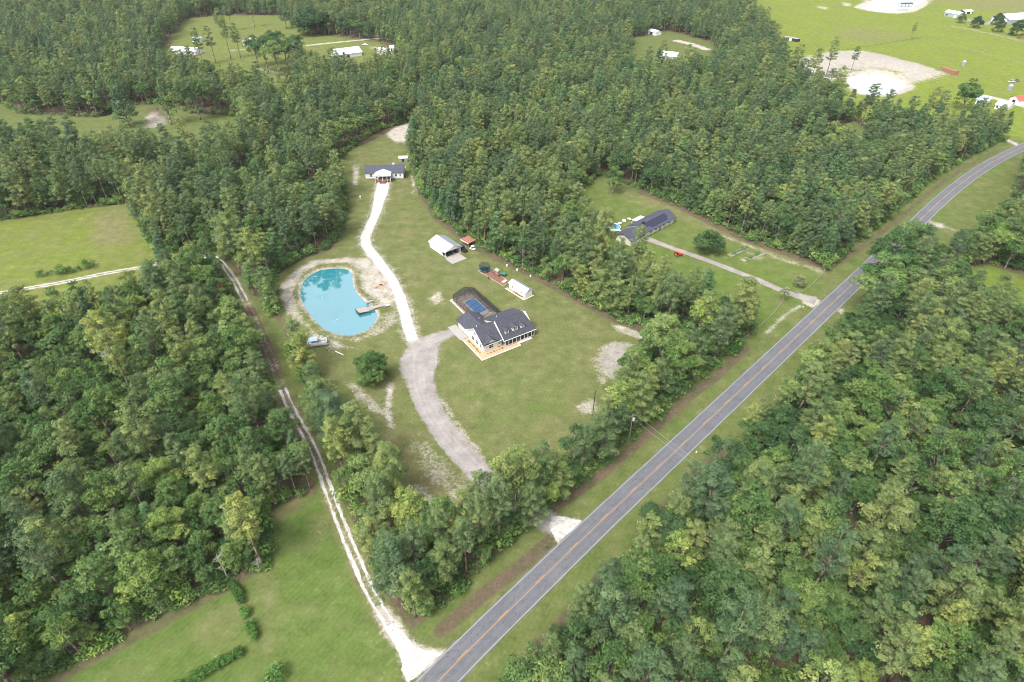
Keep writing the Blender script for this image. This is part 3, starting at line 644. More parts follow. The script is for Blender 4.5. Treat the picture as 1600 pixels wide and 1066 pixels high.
# pool and its cage
cg = thing('pool_cage', 'dark bronze screen enclosure with a gabled top over the swimming pool', 'pool cage', HO, HR)
U0, U1, V0, V1, UE, ZE, ZR = 9.3, 18.6, 17.75, 37.2, 14.2, 2.7, 4.55
fr = MB()
vsn = [V0 + (V1 - V0) * k / 7 for k in range(8)]
for v in vsn:
    for u in (U0, U1): fr.box(u - .05, u + .05, v - .05, v + .05, 0, ZE)
    fr.tube((U0, v, ZE), (UE, v, ZR), .065, n=4).tube((UE, v, ZR), (U1, v, ZE), .065, n=4)
for u, z in ((U0, ZE), (U1, ZE), (UE, ZR), ((U0+UE)/2, (ZE+ZR)/2), ((U1+UE)/2, (ZE+ZR)/2)): fr.tube((u, V0, z), (u, V1, z), .06, n=4)
for u in (U0, U1): fr.tube((u, V0, 1.0), (u, V1, 1.0), .04, n=4)
for u in (11.6, UE, 16.4): fr.box(u - .05, u + .05, V1 - .05, V1 + .05, 0, ZR - abs(u - UE) / 4.9 * (ZR - ZE))
fr.tube((U0, V1, ZE), (U1, V1, ZE), .05, n=4)
fr.build('frame', M['bronze'], cg)
MB().add([(U0,V0,ZE),(UE,V0,ZR),(UE,V1,ZR),(U0,V1,ZE)], [(0,1,2,3)]).build('roof_screen', M['screen'], cg)
MB().add([(U1,V0,ZE),(U1,V1,ZE),(UE,V1,ZR),(UE,V0,ZR)], [(0,1,2,3)]).build('roof_screen', M['obliquescreen'], cg)
for n_, f in (('side_screen', [(U0,V0,0),(U0,V1,0),(U0,V1,ZE),(U0,V0,ZE)]), ('side_screen', [(U1,V0,0),(U1,V1,0),(U1,V1,ZE),(U1,V0,ZE)]), ('end_screen', [(U0,V1,0),(U1,V1,0),(U1,V1,ZE),(UE,V1,ZR),(U0,V1,ZE)])):
    MB().add(f, [tuple(range(len(f)))]).build(n_, M['screen'], cg)
dk = MB()
P0, P1, Q0, Q1 = 12.3, 16.8, 22.8, 34.0
dk.box(8.7, P0, 17.7, 37.8, 0, .14).box(P1, 19.1, 17.7, 37.8, 0, .14).box(P0, P1, 17.7, Q0, 0, .14).box(P0, P1, Q1, 37.8, 0, .14)
o = tag(dk.build('pool_pavement', M['paver'], None), kind='structure'); o.location = (*HO, 0); o.rotation_euler = (0, 0, HR)
o = tag(MB().box(8.3, 8.7, 17.7, 38.2, 0, .12).box(8.7, 19.1, 37.8, 38.2, 0, .12).build('pool_kerb_pavement', M['palecon'], None), kind='structure'); o.location = (*HO, 0); o.rotation_euler = (0, 0, HR)
sp = thing('swimming_pool', 'blue rectangular swimming pool with pale coping inside the screen cage', 'swimming pool', HO, HR)
MB().box(P0, P1, Q0, Q1, .02, .08).build('water', M['poolwater'], sp)
MB().box(P0-.3, P0, Q0-.3, Q1+.3, .14, .2).box(P1, P1+.3, Q0-.3, Q1+.3, .14, .2).box(P0, P1, Q0-.3, Q0, .14, .2).box(P0, P1, Q1, Q1+.3, .14, .2).build('coping', M['palecon'], sp)
MB().box(P0+.1, P1-.1, Q0+.1, Q0+2.0, .081, .11).build('steps', M['palecon'], sp)

# open fronted carport shed with its slab
CR, CO = math.radians(38.7), G(707, 412.8)
c = thing('carport_barn', 'white metal garage with an open front bay and concrete apron', 'garage', CO, CR)
wl_ = MB().prism([(.7, 0), (.9, 0), (.9, 2.6), (.7, 2.6)], 8.6, 18.2, 'y')
wl_.box(8.55, 8.7, 6.5, 18.2, 0, 2.6)
wl_.prism([(.7, 0), (8.7, 0), (8.7, 2.6), (4.7, 4.3), (.7, 2.6)], 18.2, 18.4, 'y'); wl_.build('wall', M['whiteside'], c)
MB().prism([(.9, 2.5), (8.5, 2.5), (4.7, 4.25)], 6.2, 6.35, 'y').build('gable_panel', M['white'], c)
rf = MB().slab([(.2, 5.7, 2.65), (4.7, 5.7, 4.55), (4.7, 18.8, 4.55), (.2, 18.8, 2.65)], .08).build('roof', M['metalwhite'], c)
MB().slab([(4.7, 5.7, 4.55), (9.3, 5.7, 2.65), (9.3, 18.8, 2.65), (4.7, 18.8, 4.55)], .08).build('shade_painted_roof', M['metalgrey'], c)  # slope away from the light: its shade painted as blue grey
for v in (6.4, 8.6): 
    box('post', 'white', c, .72, .88, v - .08, v + .08, 0, 2.6)
for v in (11.8, 15.0): box('roller_door_frame', 'steel', c, .66, .70, v - .1, v + .1, 0, 2.5)
box('roller_door', 'white', c, .655, .695, 12.1, 14.7, .05, 2.3)
box('partition', 'dark', c, .95, 8.5, 9.6, 9.75, 0, 2.5)
o = tag(MB().box(.0, 7.3, .0, 5.4, 0, .1).box(.75, 8.5, 5.4, 18, 0, .08).build('concrete_pavement', M['concrete'], None), kind='structure'); o.location = (*CO, 0); o.rotation_euler = (0, 0, CR)

# shed on its pad
SR, SO = math.radians(40.8), G(*(660 + 1300/8.2, 350 + 980/8.2))
s_ = thing('garden_shed', 'long white gabled shed on a stone edged pad between the play area and the house', 'shed', SO, SR)
MB().prism([(1.4, .15), (5.0, .15), (5.0, 2.45), (3.2, 3.3), (1.4, 2.45)], .8, 10.3, 'y').build('wall', M['whiteside'], s_)
MB().slab([(1.15,.55,2.42),(3.2,.55,3.46),(3.2,10.55,3.46),(1.15,10.55,2.42)], .07).build('roof', M['metalwhite'], s_)
MB().slab([(3.2,.55,3.46),(5.25,.55,2.42),(5.25,10.55,2.42),(3.2,10.55,3.46)], .07).build('shade_painted_roof', M['metalgrey'], s_)  # far slope of the white roof, grey painted for its shade
dd = box('door', 'white', s_, 1.33, 1.4, 5.0, 6.1, .2, 2.2); box('handle', 'steel', dd, 1.29, 1.33, 5.1, 5.15, 1.1, 1.25)
window(s_, 'x-', 2.6, 3.4, 1.2, 2.0, 1.4); window(s_, 'x-', 7.8, 8.6, 1.2, 2.0, 1.4); box('vent', 'dark', s_, 2.9, 3.5, .76, .8, 2.4, 2.75)
pd = thing('shed_bed', 'tan stone strip with pale edging along the long white shed', 'garden bed', SO, SR)
MB().box(.3, 1.3, .3, 11.0, 0, .08).box(1.3, 5.0, .3, .75, 0, .08).build('stones', M['rock'], pd)
MB().box(0, .3, 0, 11.2, 0, .13).box(.3, 5.4, 0, .3, 0, .13).build('kerb', M['palecon'], pd)

# play area
pq = GP([(660+710/8.2, 350+600/8.2), (660+1040/8.2, 350+800/8.2), (660+1115/8.2, 350+745/8.2), (660+870/8.2, 350+575/8.2)])
mbx = thing('mulch_bed', 'red brown mulch rectangle with timber edging under the play equipment', 'play area')
sheet('mulch', pq, M['mulch'], .06, mbx)
ed = MB()
for k in range(4): ed.tube((*pq[k], .1), (*pq[(k+1) % 4], .1), .16, n=4)
ed.build('edging', M['wood'], mbx)
tc = G(660+800/8.2, 350+598/8.2); tr = thing('trampoline', 'round trampoline with tall dark safety net at the far end of the mulch', 'trampoline', tc)
MB().lathe([(0.01,.85),(1.9,.85),(1.9,.82),(.01,.82)], n=20).build('mat', M['black'], tr)
MB().lathe([(1.9,.83),(2.25,.86),(2.25,.92),(1.9,.9)], n=20).build('pad', M['teal'], tr)
MB().lathe([(2.1,.9),(2.15,2.8)], n=20).build('net', M['screen'], tr)
for k in range(6):
    a = math.tau * k / 6; MB().path([(2.2*math.cos(a),2.2*math.sin(a),0),(2.2*math.cos(a),2.2*math.sin(a),2.0),(2.12*math.cos(a),2.12*math.sin(a),2.85)], [.04]*3).build('pole', M['black'], tr)
ps = thing('playset', 'wooden climbing frame with swings and a teal tube slide on the mulch', 'playset', G(660+965/8.2, 350+690/8.2), SR)
f = MB()
for x, y in ((0,0),(1.5,0),(0,1.5),(1.5,1.5)): f.box(x-.06,x+.06,y-.06,y+.06,0,2.9)
f.box(0,1.5,0,1.5,1.35,1.45).box(-.05,1.55,-.05,.05,2.0,2.1).box(-.05,1.55,1.45,1.55,2.0,2.1)
f.tube((.75,1.5,2.4),(.75,4.8,2.4),.07,n=6).tube((.75,4.8,2.4),(-.3,5.0,0),.06,n=6).tube((.75,4.8,2.4),(1.8,5.0,0),.06,n=6)
f.build('frame', M['cedar'], ps)
MB().slab([(-.3,-.3,2.9),(.75,-.3,3.6),(.75,1.8,3.6),(-.3,1.8,2.9)],.06).slab([(.75,-.3,3.6),(1.8,-.3,2.9),(1.8,1.8,2.9),(.75,1.8,3.6)],.06).build('roof', M['wood'], ps)
sl_ = MB(); pts = [(1.5 + 1.0 - 1.0*math.cos(t*1.1), -.3 - 1.0*math.sin(t*1.1) , 1.7 - t*.33) for t in np.linspace(0, 4.6, 14)]
sl_.path(pts, [.42]*14, 10); sl_.build('tube_slide', M['teal'], ps, smooth=True)
for y in (2.6, 3.7): 
    q = MB().tube((.75,y-.25,2.4),(.75,y-.25,.5),.02,n=4).tube((.75,y+.25,2.4),(.75,y+.25,.5),.02,n=4).build('swing', M['steel'], ps); box('seat', 'black', q, .6,.9,y-.27,y+.27,.46,.5)
sb = thing('sandbox', 'low cedar sandbox at the near end of the mulch bed', 'sandbox', G(660+1050/8.2, 350+768/8.2), SR + .25)
MB().box(0,2.6,0,.2,0,.45).box(0,2.6,1.5,1.7,0,.45).box(0,.2,.2,1.5,0,.45).box(2.4,2.6,.2,1.5,0,.45).build('frame', M['cedar'], sb); box('sand', 'palecon', sb, .2,2.4,.2,1.5,0,.25)

# little pole barn by the trees
bo = thing('lean_to', 'small open shelter with a rust red metal roof under the pines', 'shelter', G(655+3, 350-150+175), math.radians(42.4)); bo.location = (*G(732, 381), 0)
for x, y in ((-2.4,-3),(1.2,-3),(-2.4,1.6),(1.2,1.6)): MB().tube((x,y,0),(x,y,2.4),.08).build('post', M['wood'], bo)
MB().slab([(-2.8,-3.5,2.35),(1.6,-3.5,2.75),(1.6,2.1,2.75),(-2.8,2.1,2.35)],.07).build('roof', M['redroof'], bo)
box('fascia', 'white', bo, -2.9,-2.8,-3.5,2.1,2.15,2.4)

# mobile home
MR, MO = math.radians(3), G(571.6, 280.6)
m_ = thing('manufactured_home', 'long white single storey home with slate roof at the end of the limerock lane', 'house', MO, MR)
MB().prism([(0,.5),(9.4,.5),(9.4,3.7),(4.7,5.75),(0,3.7)], 0, 20).build('wall', M['whiteside'], m_)
MB().box(.08,19.92,.08,9.3,0,.5).build('skirting', M['concrete'], m_)
MB().slab([(-.4,-.5,3.68),(20.4,-.5,3.68),(20.4,4.7,6.1),(-.4,4.7,6.1)],.16).slab([(-.4,4.7,6.1),(20.4,4.7,6.1),(20.4,9.9,3.68),(-.4,9.9,3.68)],.16).build('roof', M['shingle2'], m_)
for a, b in ((2.4, 3.6), (15.6, 16.6), (18.1, 18.8)): window(m_, 'y-', a, b, 1.5, 2.9, 0)
pr = MB().slab([(5.4,-5.2,3.85),(9.6,-5.2,4.75),(9.6,2.0,4.85),(5.4,-.2,3.95)],.12).slab([(9.6,-5.2,4.75),(14.0,-5.2,3.85),(14.0,-.2,3.95),(9.6,2.0,4.85)],.12).build('porch_roof', M['metalwhite'], m_)
MB().prism([(5.6,3.5),(13.8,3.5),(13.8,3.75),(9.6,4.6),(5.6,3.75)], -5.05, -4.95, 'y').build('porch_gable', M['white'], m_)
for x in (5.7, 7.2, 9.6, 12, 13.7): box('porch_post', 'white', m_, x-.1,x+.1,-4.9,-4.7,0,3.6)
box('porch_deck', 'wood', m_, 5.6,13.8,-4.9,-.02,.9,1.05)
MB().box(5.7,13.7,-4.86,-4.80,1.15,1.9).build('porch_rail', M['redwood'], m_)
st = MB()
for k in range(4): st.box(8.2,11.2,-5.2-.35*k,-4.92-.35*k,0,.85-.22*k)
st.build('steps', M['redwood'], m_)
MB().box(5.75,13.65,-.9,-.8,1.1,3.4).build('painted_porch_shade', M['dark'], m_); box('front_door', 'white', m_, 6.6,7.5,-.99,-.91,1.1,3.1)  # dark sheet painted in for the shade under the porch roof

ws = thing('storage_shed', 'small white roofed shed behind the long white home', 'shed', G(624, 253.5), math.radians(4))
MB().prism([(0,0),(3,0),(3,2.2),(1.5,2.9),(0,2.2)], 0, 4.6).build('wall', M['steel'], ws); MB().slab([(-.2,-.3,2.2),(4.8,-.3,2.2),(4.8,1.5,3.05),(-.2,1.5,3.05)],.06).slab([(-.2,1.5,3.05),(4.8,1.5,3.05),(4.8,3.3,2.2),(-.2,3.3,2.2)],.06).build('roof', M['metalwhite'], ws)
box('door', 'dark', ws, 1.6,2.8,-.04,0,.05,1.9)
for k, (x, y, s) in enumerate(((615, 257, 1.0), (633, 262, .8), (620, 258, .7))):
    r = thing('storage_bin', ['white storage bin beside the small shed behind the long home', 'white storage bin at the corner of the long white home', 'low grey storage bin between the long home and its small shed'][k], 'bin', G(x, y), .3 * k)
    MB().box(-.7*s,.7*s,-.5*s,.5*s,0,.9*s).build('body', M['white' if k < 2 else 'steel'], r); MB().box(-.75*s,.75*s,-.55*s,.55*s,.9*s,1.0*s).build('lid', M['steel'], r)

# neighbour's house
NR, NO = math.radians(43.3), (62.3, 246.9)
n_ = thing('ranch_house', 'long dark roofed house with solar panels at the end of the grey drive', 'house', NO, NR)
MB().prism([(2.0,0),(11.0,0),(11.0,2.5),(6.4,4.55),(2.0,2.5)], -3.6, 20.0).build('wall', M['cream'], n_)
MB().prism([(1.2,0),(9.3,0),(9.3,2.5),(5.2,4.3),(1.2,2.5)], -13.6, -3.7).build('garage_wall', M['cream'], n_)
nrf = MB().slab([(-4,1.2,2.55),(20.5,1.2,2.55),(20.5,6.4,5.0),(-4,6.4,5.0)],.15).slab([(-4,6.4,5.0),(20.5,6.4,5.0),(20.5,11.7,2.55),(-4,11.7,2.55)],.15).build('roof', M['shingle2'], n_)
MB().slab([(-14.2,.3,2.53),(-4.05,.3,2.53),(-4.05,5.2,4.75),(-14.2,5.2,4.75)],.15).slab([(-14.2,5.2,4.75),(-4.05,5.2,4.75),(-4.05,10.1,2.53),(-14.2,10.1,2.53)],.15).build('garage_roof', M['shingle2'], n_)
for r in range(3):
    for k in range(9 if r else 7):
        x = .5 + k * 1.75 + (0 if r else 2.2); y0 = 2.2 + r * 1.15; q = lambda y: 2.55 + (y - 1.2) * .4712 + .09
        MB().slab([(x, y0, q(y0)), (x + 1.68, y0, q(y0)), (x + 1.68, y0 + 1.05, q(y0 + 1.05)), (x, y0 + 1.05, q(y0 + 1.05))], .04).build('solar_panel', M['solar'], nrf)
MB().box(-.6,.6,5.0,5.9,4.2,5.6).build('chimney', M['dark'], nrf)
for a, b in ((1, 2.4), (5, 6.4), (11, 12.6), (15, 16.4)): window(n_, 'y-', a, b, .9, 2.1, 2.0)
for x in (3.0, 6.5, 10, 13.5, 17): box('porch_post', 'white', n_, x-.08,x+.08,1.35,1.5,0,2.45)
box('front_door', 'redwood', n_, 8.3,9.3,1.93,2.0,.1,2.2); box('garage_door', 'white', n_, -9.5,-5.2,1.13,1.2,.05,2.3)
pa = MB().slab([(3.8,11.75,2.4),(10.4,11.75,2.4),(10.4,14.4,2.2),(3.8,14.4,2.2)],.1)
for x in (4, 10.2): pa.box(x-.08,x+.08,14.1,14.3,0,2.1)
pa.build('patio_cover', M['metalwhite'], n_)
pl = thing('round_pool', 'round above ground pool with bright blue water behind the solar roofed house', 'pool', G(960, 357.5))
MB().lathe([(2.6,0),(2.6,1.1),(2.75,1.1),(2.75,0)], n=20).build('wall', M['white'], pl); MB().lathe([(.01,.98),(2.6,.98)], n=20).build('water', M['tarp'], pl)
pl = thing('wading_pool', 'teal ringed paddling pool on the lawn behind the solar roofed house', 'pool', G(943.5, 357.5))
MB().lathe([(1.6,0),(1.65,.5),(1.85,.5),(1.85,0)], n=18).build('wall', M['teal'], pl); MB().lathe([(.01,.35),(1.6,.35)], n=18).build('water', M['teal'], pl)

# ------------------------------------------------------------------ smaller things: vehicles, dock, boats, poles, fences, far farms
def wheel(parent, x, y, rad, wid):
    t = MB(); n = 12
    t.tube((x, y - wid/2, rad), (x, y + wid/2, rad), rad, n=n); o = t.build('wheel', M['rubber'], parent)
    MB().tube((x, y - wid/2 - .01, rad), (x, y + wid/2 + .01, rad), rad * .55, n=10).build('rim', M['steel'], o)
def truck(name, label, cat, loc, rz, paint, L=5.3, cab=(-.3, 1.2), bed=True, group=None):
    t = thing(name, label, cat, loc, rz, group); W = .95
    MB().prism([(-L/2,.45),(L/2,.45),(L/2,.8),(L/2-.1,1.0),(cab[1]+.1,1.08),(-L/2,1.08)], -W, W, 'y').build('body', M[paint], t)
    c0, c1 = cab if bed else (-L/2 + .2, cab[1])
    MB().prism([(c0,1.08),(c1+.5,1.08),(c1-.1,1.72),(c0+.15,1.72)], -W+.1, W-.1, 'y').build('windows', M['glass'], t).name = 'windscreen'
    MB().box(c0+.12,c1-.12,-W+.12,W-.12,1.72,1.79).build('cab_roof', M[paint], t)
    if bed: MB().box(-L/2+.12,c0-.12,-W+.15,W-.15,1.081,1.095).build('bed_liner', M['rubber'], t)
    for x in (-L/2+1.0, L/2-.95):
        for y in (-W+.05, W-.05): wheel(t, x, y, .37, .24)
    for y in (-.7, .7): MB().box(L/2-.02,L/2+.02,y-.15,y+.15,.75,.9).build('headlight', M['white'], t)
    return t
def cart(label, loc, rz, paint, roof='white', group='utility carts by the garage'):
    t = thing('utility_cart', label, 'utility cart', loc, rz, group)
    MB().prism([(-1.2,.35),(1.2,.35),(1.2,.75),(.5,.85),(.35,.5),(-.1,.5),(-.1,.8),(-1.2,.8)], -.6, .6, 'y').build('body', M[paint], t)
    MB().box(-.35,.0,-.55,.55,.8,1.2).build('seat', M['black'], t)
    for x in (-.45, .75):
        for y in (-.55, .55): MB().tube((x,y,.7),(x*.9,y,1.8),.03,n=4).build('post', M['black'], t)
    MB().box(-.7,.8,-.62,.62,1.8,1.86).build('canopy', M[roof], t)
    for x in (-.75, .8):
        for y in (-.58, .58): wheel(t, x, y, .28, .2)
    return t
def clocal(o, rz, u, v): c, s = math.cos(rz), math.sin(rz); return (o[0] + u*c - v*s, o[1] + u*s + v*c)
truck('pickup_truck', 'black pickup truck parked at the open corner of the white garage', 'pickup', clocal(CO, CR, 10.2, 7.0), CR + 1.45, 'black')
cart('dark utility cart parked inside the open bay of the garage', clocal(CO, CR, 2.2, 7.4), CR + 1.7, 'black', 'black')
cart('utility cart with a pale canopy at the mouth of the garage bay', clocal(CO, CR, 4.4, 7.6), CR + 1.5, 'black', 'steel')
cart('white topped cart standing in front of the red roofed shelter', G(738.5, 390.5), CR - 1.3, 'white')
cart('dark cart parked under the red roofed shelter', G(733, 382.5), CR - 1.4, 'black', 'black')
mw = thing('riding_mower', 'black riding mower in the garage bay beside the carts', 'mower', clocal(CO, CR, 6.6, 7.3), CR + 1.6)
MB().prism([(-.7,.3),(.8,.3),(.8,.75),(.2,.85),(.1,.5),(-.7,.5)], -.4, .4, 'y').build('body', M['black'], mw); MB().box(-.6,-.2,-.25,.25,.5,.95).build('seat', M['black'], mw); MB().box(-.3,.4,-.6,.6,.12,.3).build('mower_deck', M['steel'], mw)
for x in (-.5, .65):
    for y in (-.45, .45): wheel(mw, x, y, .25 if x > 0 else .33, .2)
tr_ = thing('compact_tractor', 'orange red tractor standing on the grey drive of the solar roofed house', 'tractor', G(1060, 400), math.radians(20))
MB().prism([(-.2,.6),(1.7,.6),(1.75,1.2),(-.2,1.35)], -.42, .42, 'y').build('bonnet', M['orange'], tr_); MB().box(-1.5,-.2,-.7,.7,.6,1.0).build('body', M['orange'], tr_); MB().box(-1.1,-.6,-.3,.3,1.0,1.6).build('seat', M['black'], tr_)
MB().box(-1.5,.1,-.75,.75,2.2,2.32).build('canopy', M['orange'], tr_)
for y in (-.65, .65): MB().tube((-1.3,y,1.0),(-1.3,y,2.2),.04,n=4).build('canopy_post', M['black'], tr_); wheel(tr_, -.9, y*1.35, .72, .4); wheel(tr_, 1.2, y, .42, .28)
MB().slab([(1.9,-.8,.3),(2.6,-.8,.2),(2.6,.8,.2),(1.9,.8,.3)],.1).box(1.85,1.95,-.8,.8,.2,.75).build('bucket', M['orange'], tr_)
for y in (-.5,.5): MB().path([(.2,y,1.1),(1.3,y,1.0),(1.9,y,.5)],[.07]*3,5).build('loader_arm', M['orange'], tr_)

# dock, boats and fountains of the pond
dkp = [G(x, y, .8) for x, y in ((555.7,483.3),(561.3,489.3),(577.8,485.6),(572.6,479.8))]
dock = thing('pond_dock', 'grey timber dock with a square end reaching into the turquoise pond', 'dock', dkp[0])
lo = lambda p, z: (p[0] - dkp[0][0], p[1] - dkp[0][1], z)
MB().slab([lo(p, .85) for p in dkp], .16).build('platform', M['wood'], dock)
w0, w1 = G(575.5, 482.6, .8), G(601.5, 474.6, .7); dv = Vector((w1[0]-w0[0], w1[1]-w0[1])).normalized(); nv = Vector((-dv.y, dv.x)) * .85
MB().slab([lo((w0[0]-nv.x, w0[1]-nv.y), .83), lo((w1[0]-nv.x, w1[1]-nv.y), .45), lo((w1[0]+nv.x, w1[1]+nv.y), .45), lo((w0[0]+nv.x, w0[1]+nv.y), .83)], .14).build('walkway', M['wood'], dock)
for p in dkp: MB().tube(lo(p, -1.5), lo(p, 1.0), .12, n=7).build('post', M['poledark'], dock)
MB().slab([lo(dkp[0], .70), lo(dkp[1], .70), lo(dkp[1], -.1), lo(dkp[0], -.1)], .03).build('dock_shadow_sheet', M['poledark'], dock)  # dark sheet standing in for the shadow side below the deck
def rowboat(name, label, loc, rz, L=3.0, paint='white'):
    t = thing(name, label, 'boat', loc, rz); n = 9; A, B, C_ = [], [], []
    for k in range(n):
        f = k / (n - 1); wd = .62 * (1 - max(0, (f - .45) / .55) ** 2.2); x = (f - .5) * L
        A.append((x, -wd, .5)); B.append((x, wd, .5)); C_.append((x, 0, .05 + .35 * max(0, f - .7) ** 1.2))
    v = A + C_ + B; fs_ = [(k, k+1, n+k+1, n+k) for k in range(n-1)] + [(n+k, n+k+1, 2*n+k+1, 2*n+k) for k in range(n-1)] + [(0, n, 2*n)]
    MB().add(v, fs_).build('hull', M[paint], t)
    for x in (-.3*L, 0): MB().box(x-.12,x+.12,-.55,.55,.32,.36).build('seat', M['wood'], t)
    return t
rowboat('rowing_boat', 'small white rowing boat pulled up beside the dock walkway', G(603.5, 479), .4)
rowboat('rowing_boat', 'small blue grey skiff on the sand above the dock walkway', G(578, 473), .6, 3.4, 'steel')
pb = thing('pontoon_boat', 'white and blue pontoon boat parked on the grass at the near end of the pond', 'boat', G(497, 539), math.radians(14))
for y in (-1.0, 1.0): MB().tube((-3.4,y,.55),(3.1,y,.55),.32,n=10).tube((3.1,y,.55),(3.9,y,.7),.32,.05,n=10).build('pontoon', M['steel'], pb)
MB().box(-3.4,3.2,-1.25,1.25,.9,1.0).build('deck', M['concrete'], pb)
MB().box(-3.3,3.1,-1.25,-1.19,1.0,1.75).box(-3.3,3.1,1.19,1.25,1.0,1.75).box(3.05,3.11,-1.19,1.19,1.0,1.75).box(-3.3,-3.24,-1.19,1.19,1.0,1.75).build('side_panel', M['white'], pb)
for x in (-2.6, -1.2, 1.2): MB().box(x,x+.9,-1.1,-.5,1.0,1.45).build('seat', M['white'], pb); MB().box(x,x+.8,.55,1.1,1.0,1.4).build('seat', M['bluemetal'], pb)
MB().box(-2.9,.2,-1.2,1.2,2.55,2.62).build('canopy', M['bluemetal'], pb)
for x in (-2.8,.1):
    for y in (-1.15,1.15): MB().tube((x,y,1.7),(x,y,2.55),.03,n=4).build('canopy_post', M['steel'], pb)
tl = thing('boat_trailer', 'low dark trailer standing beside the pontoon boat', 'trailer', G(516, 547), math.radians(-55))
MB().box(-1.6,1.6,-.8,-.7,.4,.5).box(-1.6,1.6,.7,.8,.4,.5).box(-1.6,-1.5,-.7,.7,.4,.5).box(.2,.3,-.7,.7,.4,.5).box(1.6,2.9,-.05,.05,.4,.5).build('frame', M['steel'], tl)
for y in (-.95,.95): wheel(tl, -.2, y, .32, .2)
pp = thing('white_pipe', 'long white pipe lying on the grass beyond the pontoon boat', 'pipe', G(523.5, 549)); q = G(536.5, 555)
MB().tube((0,0,.12),(q[0]-pp.location.x,q[1]-pp.location.y,.12),.12,n=8).build('pipe', M['white'], pp)
for k, (x, y) in enumerate(((503.6, 464.8), (526.8, 499.2))):
    a = thing('pond_aerator', ['small floating aerator in the upper middle of the turquoise pond', 'small floating aerator in the lower middle of the turquoise pond'][k], 'aerator', (*G(x, y, -.2), -.2), 0, 'aerators floating in the pond')
    MB().lathe([(.01,.10),(.30,.10),(.45,.0),(.45,-.1)], n=14).build('float', M['steel'], a)
    rg = MB()
    for R_ in (.9, 1.5, 2.1): rg.lathe([(R_-.28,-.02),(R_-.1,.05),(R_+.1,-.02)], n=28)
    rg.build('ripple', M['pondwater'], a, smooth=True)
fp = thing('fire_pit', 'round stone fire pit on the white sand beside the limerock lane', 'fire pit', G(595.5, 446))
MB().lathe([(.75,0),(.75,.35),(1.1,.35),(1.1,0)], n=16).build('ring', M['rock'], fp); MB().lathe([(.01,.1),(.75,.1)], n=16).build('ash', M['dark'], fp)
bk = MB().lathe([(1.7,0.02),(2.3,.04)], n=20).build('stones', M['paver'], fp)
for k, (x, y) in enumerate(((588, 450), (600, 442))):
    b = thing('garden_bench', ['low timber bench on the pond side of the fire pit', 'low timber bench on the lane side of the fire pit'][k], 'bench', G(x, y), .8 + k * 1.4)
    box('seat', 'cedar', b, -.9,.9,-.2,.2,.40,.47)
    for sx in (-.7,.7): box('leg', 'cedar', b, sx-.05,sx+.05,-.18,.18,0,.4)
for k, (x, y) in enumerate(((792, 416.5), (808, 423.5), (829, 433))):
    b = thing('plastic_barrel', ['white barrel at the wood edge behind the play area', 'white barrel at the wood edge behind the white shed', 'pale barrel on the needles past the white shed'][k], 'barrel', G(x, y), 0, 'barrels along the wood edge')
    MB().lathe([(.01,.9),(.28,.9),(.32,.82),(.34,.45),(.32,.06),(.01,0)], n=12).build('body', M['white'], b); MB().lathe([(.3,.6),(.36,.62),(.3,.66)], n=12).build('hoop', M['steel'], b)
for k, (x, y, n) in enumerate(((563, 310, 'white garden urn on the grass beside the limerock lane'), (742, 437, 'black kettle grill on the grass beside the mulch bed'))):
    b = thing('garden_urn' if k == 0 else 'kettle_grill', n, 'urn' if k == 0 else 'grill', G(x if k == 0 else 763.5, y))
    MB().lathe([(.3,0),(.15,.2),(.12,.6),(.45,.8),(.5,1.1),(.01,1.1)] if k == 0 else [(.01,.6),(.3,.65),(.42,.85),(.3,1.1),(.01,1.2)], n=14).build('bowl', M['white' if k == 0 else 'black'], b)
    if k:
        for t in range(3): MB().tube((.1*math.cos(t*2.1),.1*math.sin(t*2.1),.65),(.4*math.cos(t*2.1),.4*math.sin(t*2.1),0),.025,n=4).build('leg', M['black'], b)

# poles, wires, signs, mailboxes
def upole(label, x, y, H, grey=True, cross=True):
    t = thing('utility_pole', label, 'utility pole', (x, y, 0), math.radians(20))
    MB().tube((0,0,-.2),(0,0,H),.17,.11,n=8).build('pole', M['polegrey' if grey else 'poledark'], t)
    if cross:
        MB().box(-1.1,1.1,-.06,.06,H-.7,H-.55).build('crossarm', M['polegrey'], t)
        MB().lathe([(.01,1.0),(.28,1.0),(.3,.9),(.3,.1),(.01,.05)], (.42,0,H-2.6), 12).build('transformer', M['white'], t)
        for x_ in (-1,0,1): MB().lathe([(.06,0),(.08,.1),(.04,.22),(.01,.22)], (x_,0,H-.55), 8).build('insulator', M['white'], t)
    return t
p1 = G(982.2, 689.8); p2 = G(1152, 768, 10.0)
upole('grey utility pole with white transformer between belt trees and road', *p1, 10.6)
upole('grey utility pole standing among the trees across the road', *p2, 10.8)
upole('bare dark pole without arms at the lawn edge beside the sandy patch', *G(925.9, 650.9), 10.3, False, False)
for k in range(2):
    a, b = Vector((p1[0]+(-.9,.9)[k]*.9, p1[1]+(-.9,.9)[k]*.35, 10.2)), Vector((p2[0]+(-.9,.9)[k]*.9, p2[1]+(-.9,.9)[k]*.35, 10.4)); pts = [a.lerp(b, f) - Vector((0,0,4*f*(1-f)*.8)) for f in np.linspace(0,1,9)]
    tag(MB().path(pts, [.03]*9, 4).build('overhead_wire', M['steel']), 'thin grey overhead wire crossing above the road', 'wire', 'overhead wires crossing the road')
def mailbox(label, loc, rz, m):
    t = thing('mailbox', label, 'mailbox', loc, rz); MB().tube((0,0,0),(0,0,1.05),.06,n=5).build('post', M['wood'], t)
    MB().prism([(-.14,1.05),(.14,1.05),(.14,1.25),(.08,1.36),(-.08,1.36),(-.14,1.25)], -.3,.3).build('box', M[m], t); box('flag', 'scarlet', t, -.1,.05,-.17,-.145,1.2,1.4)
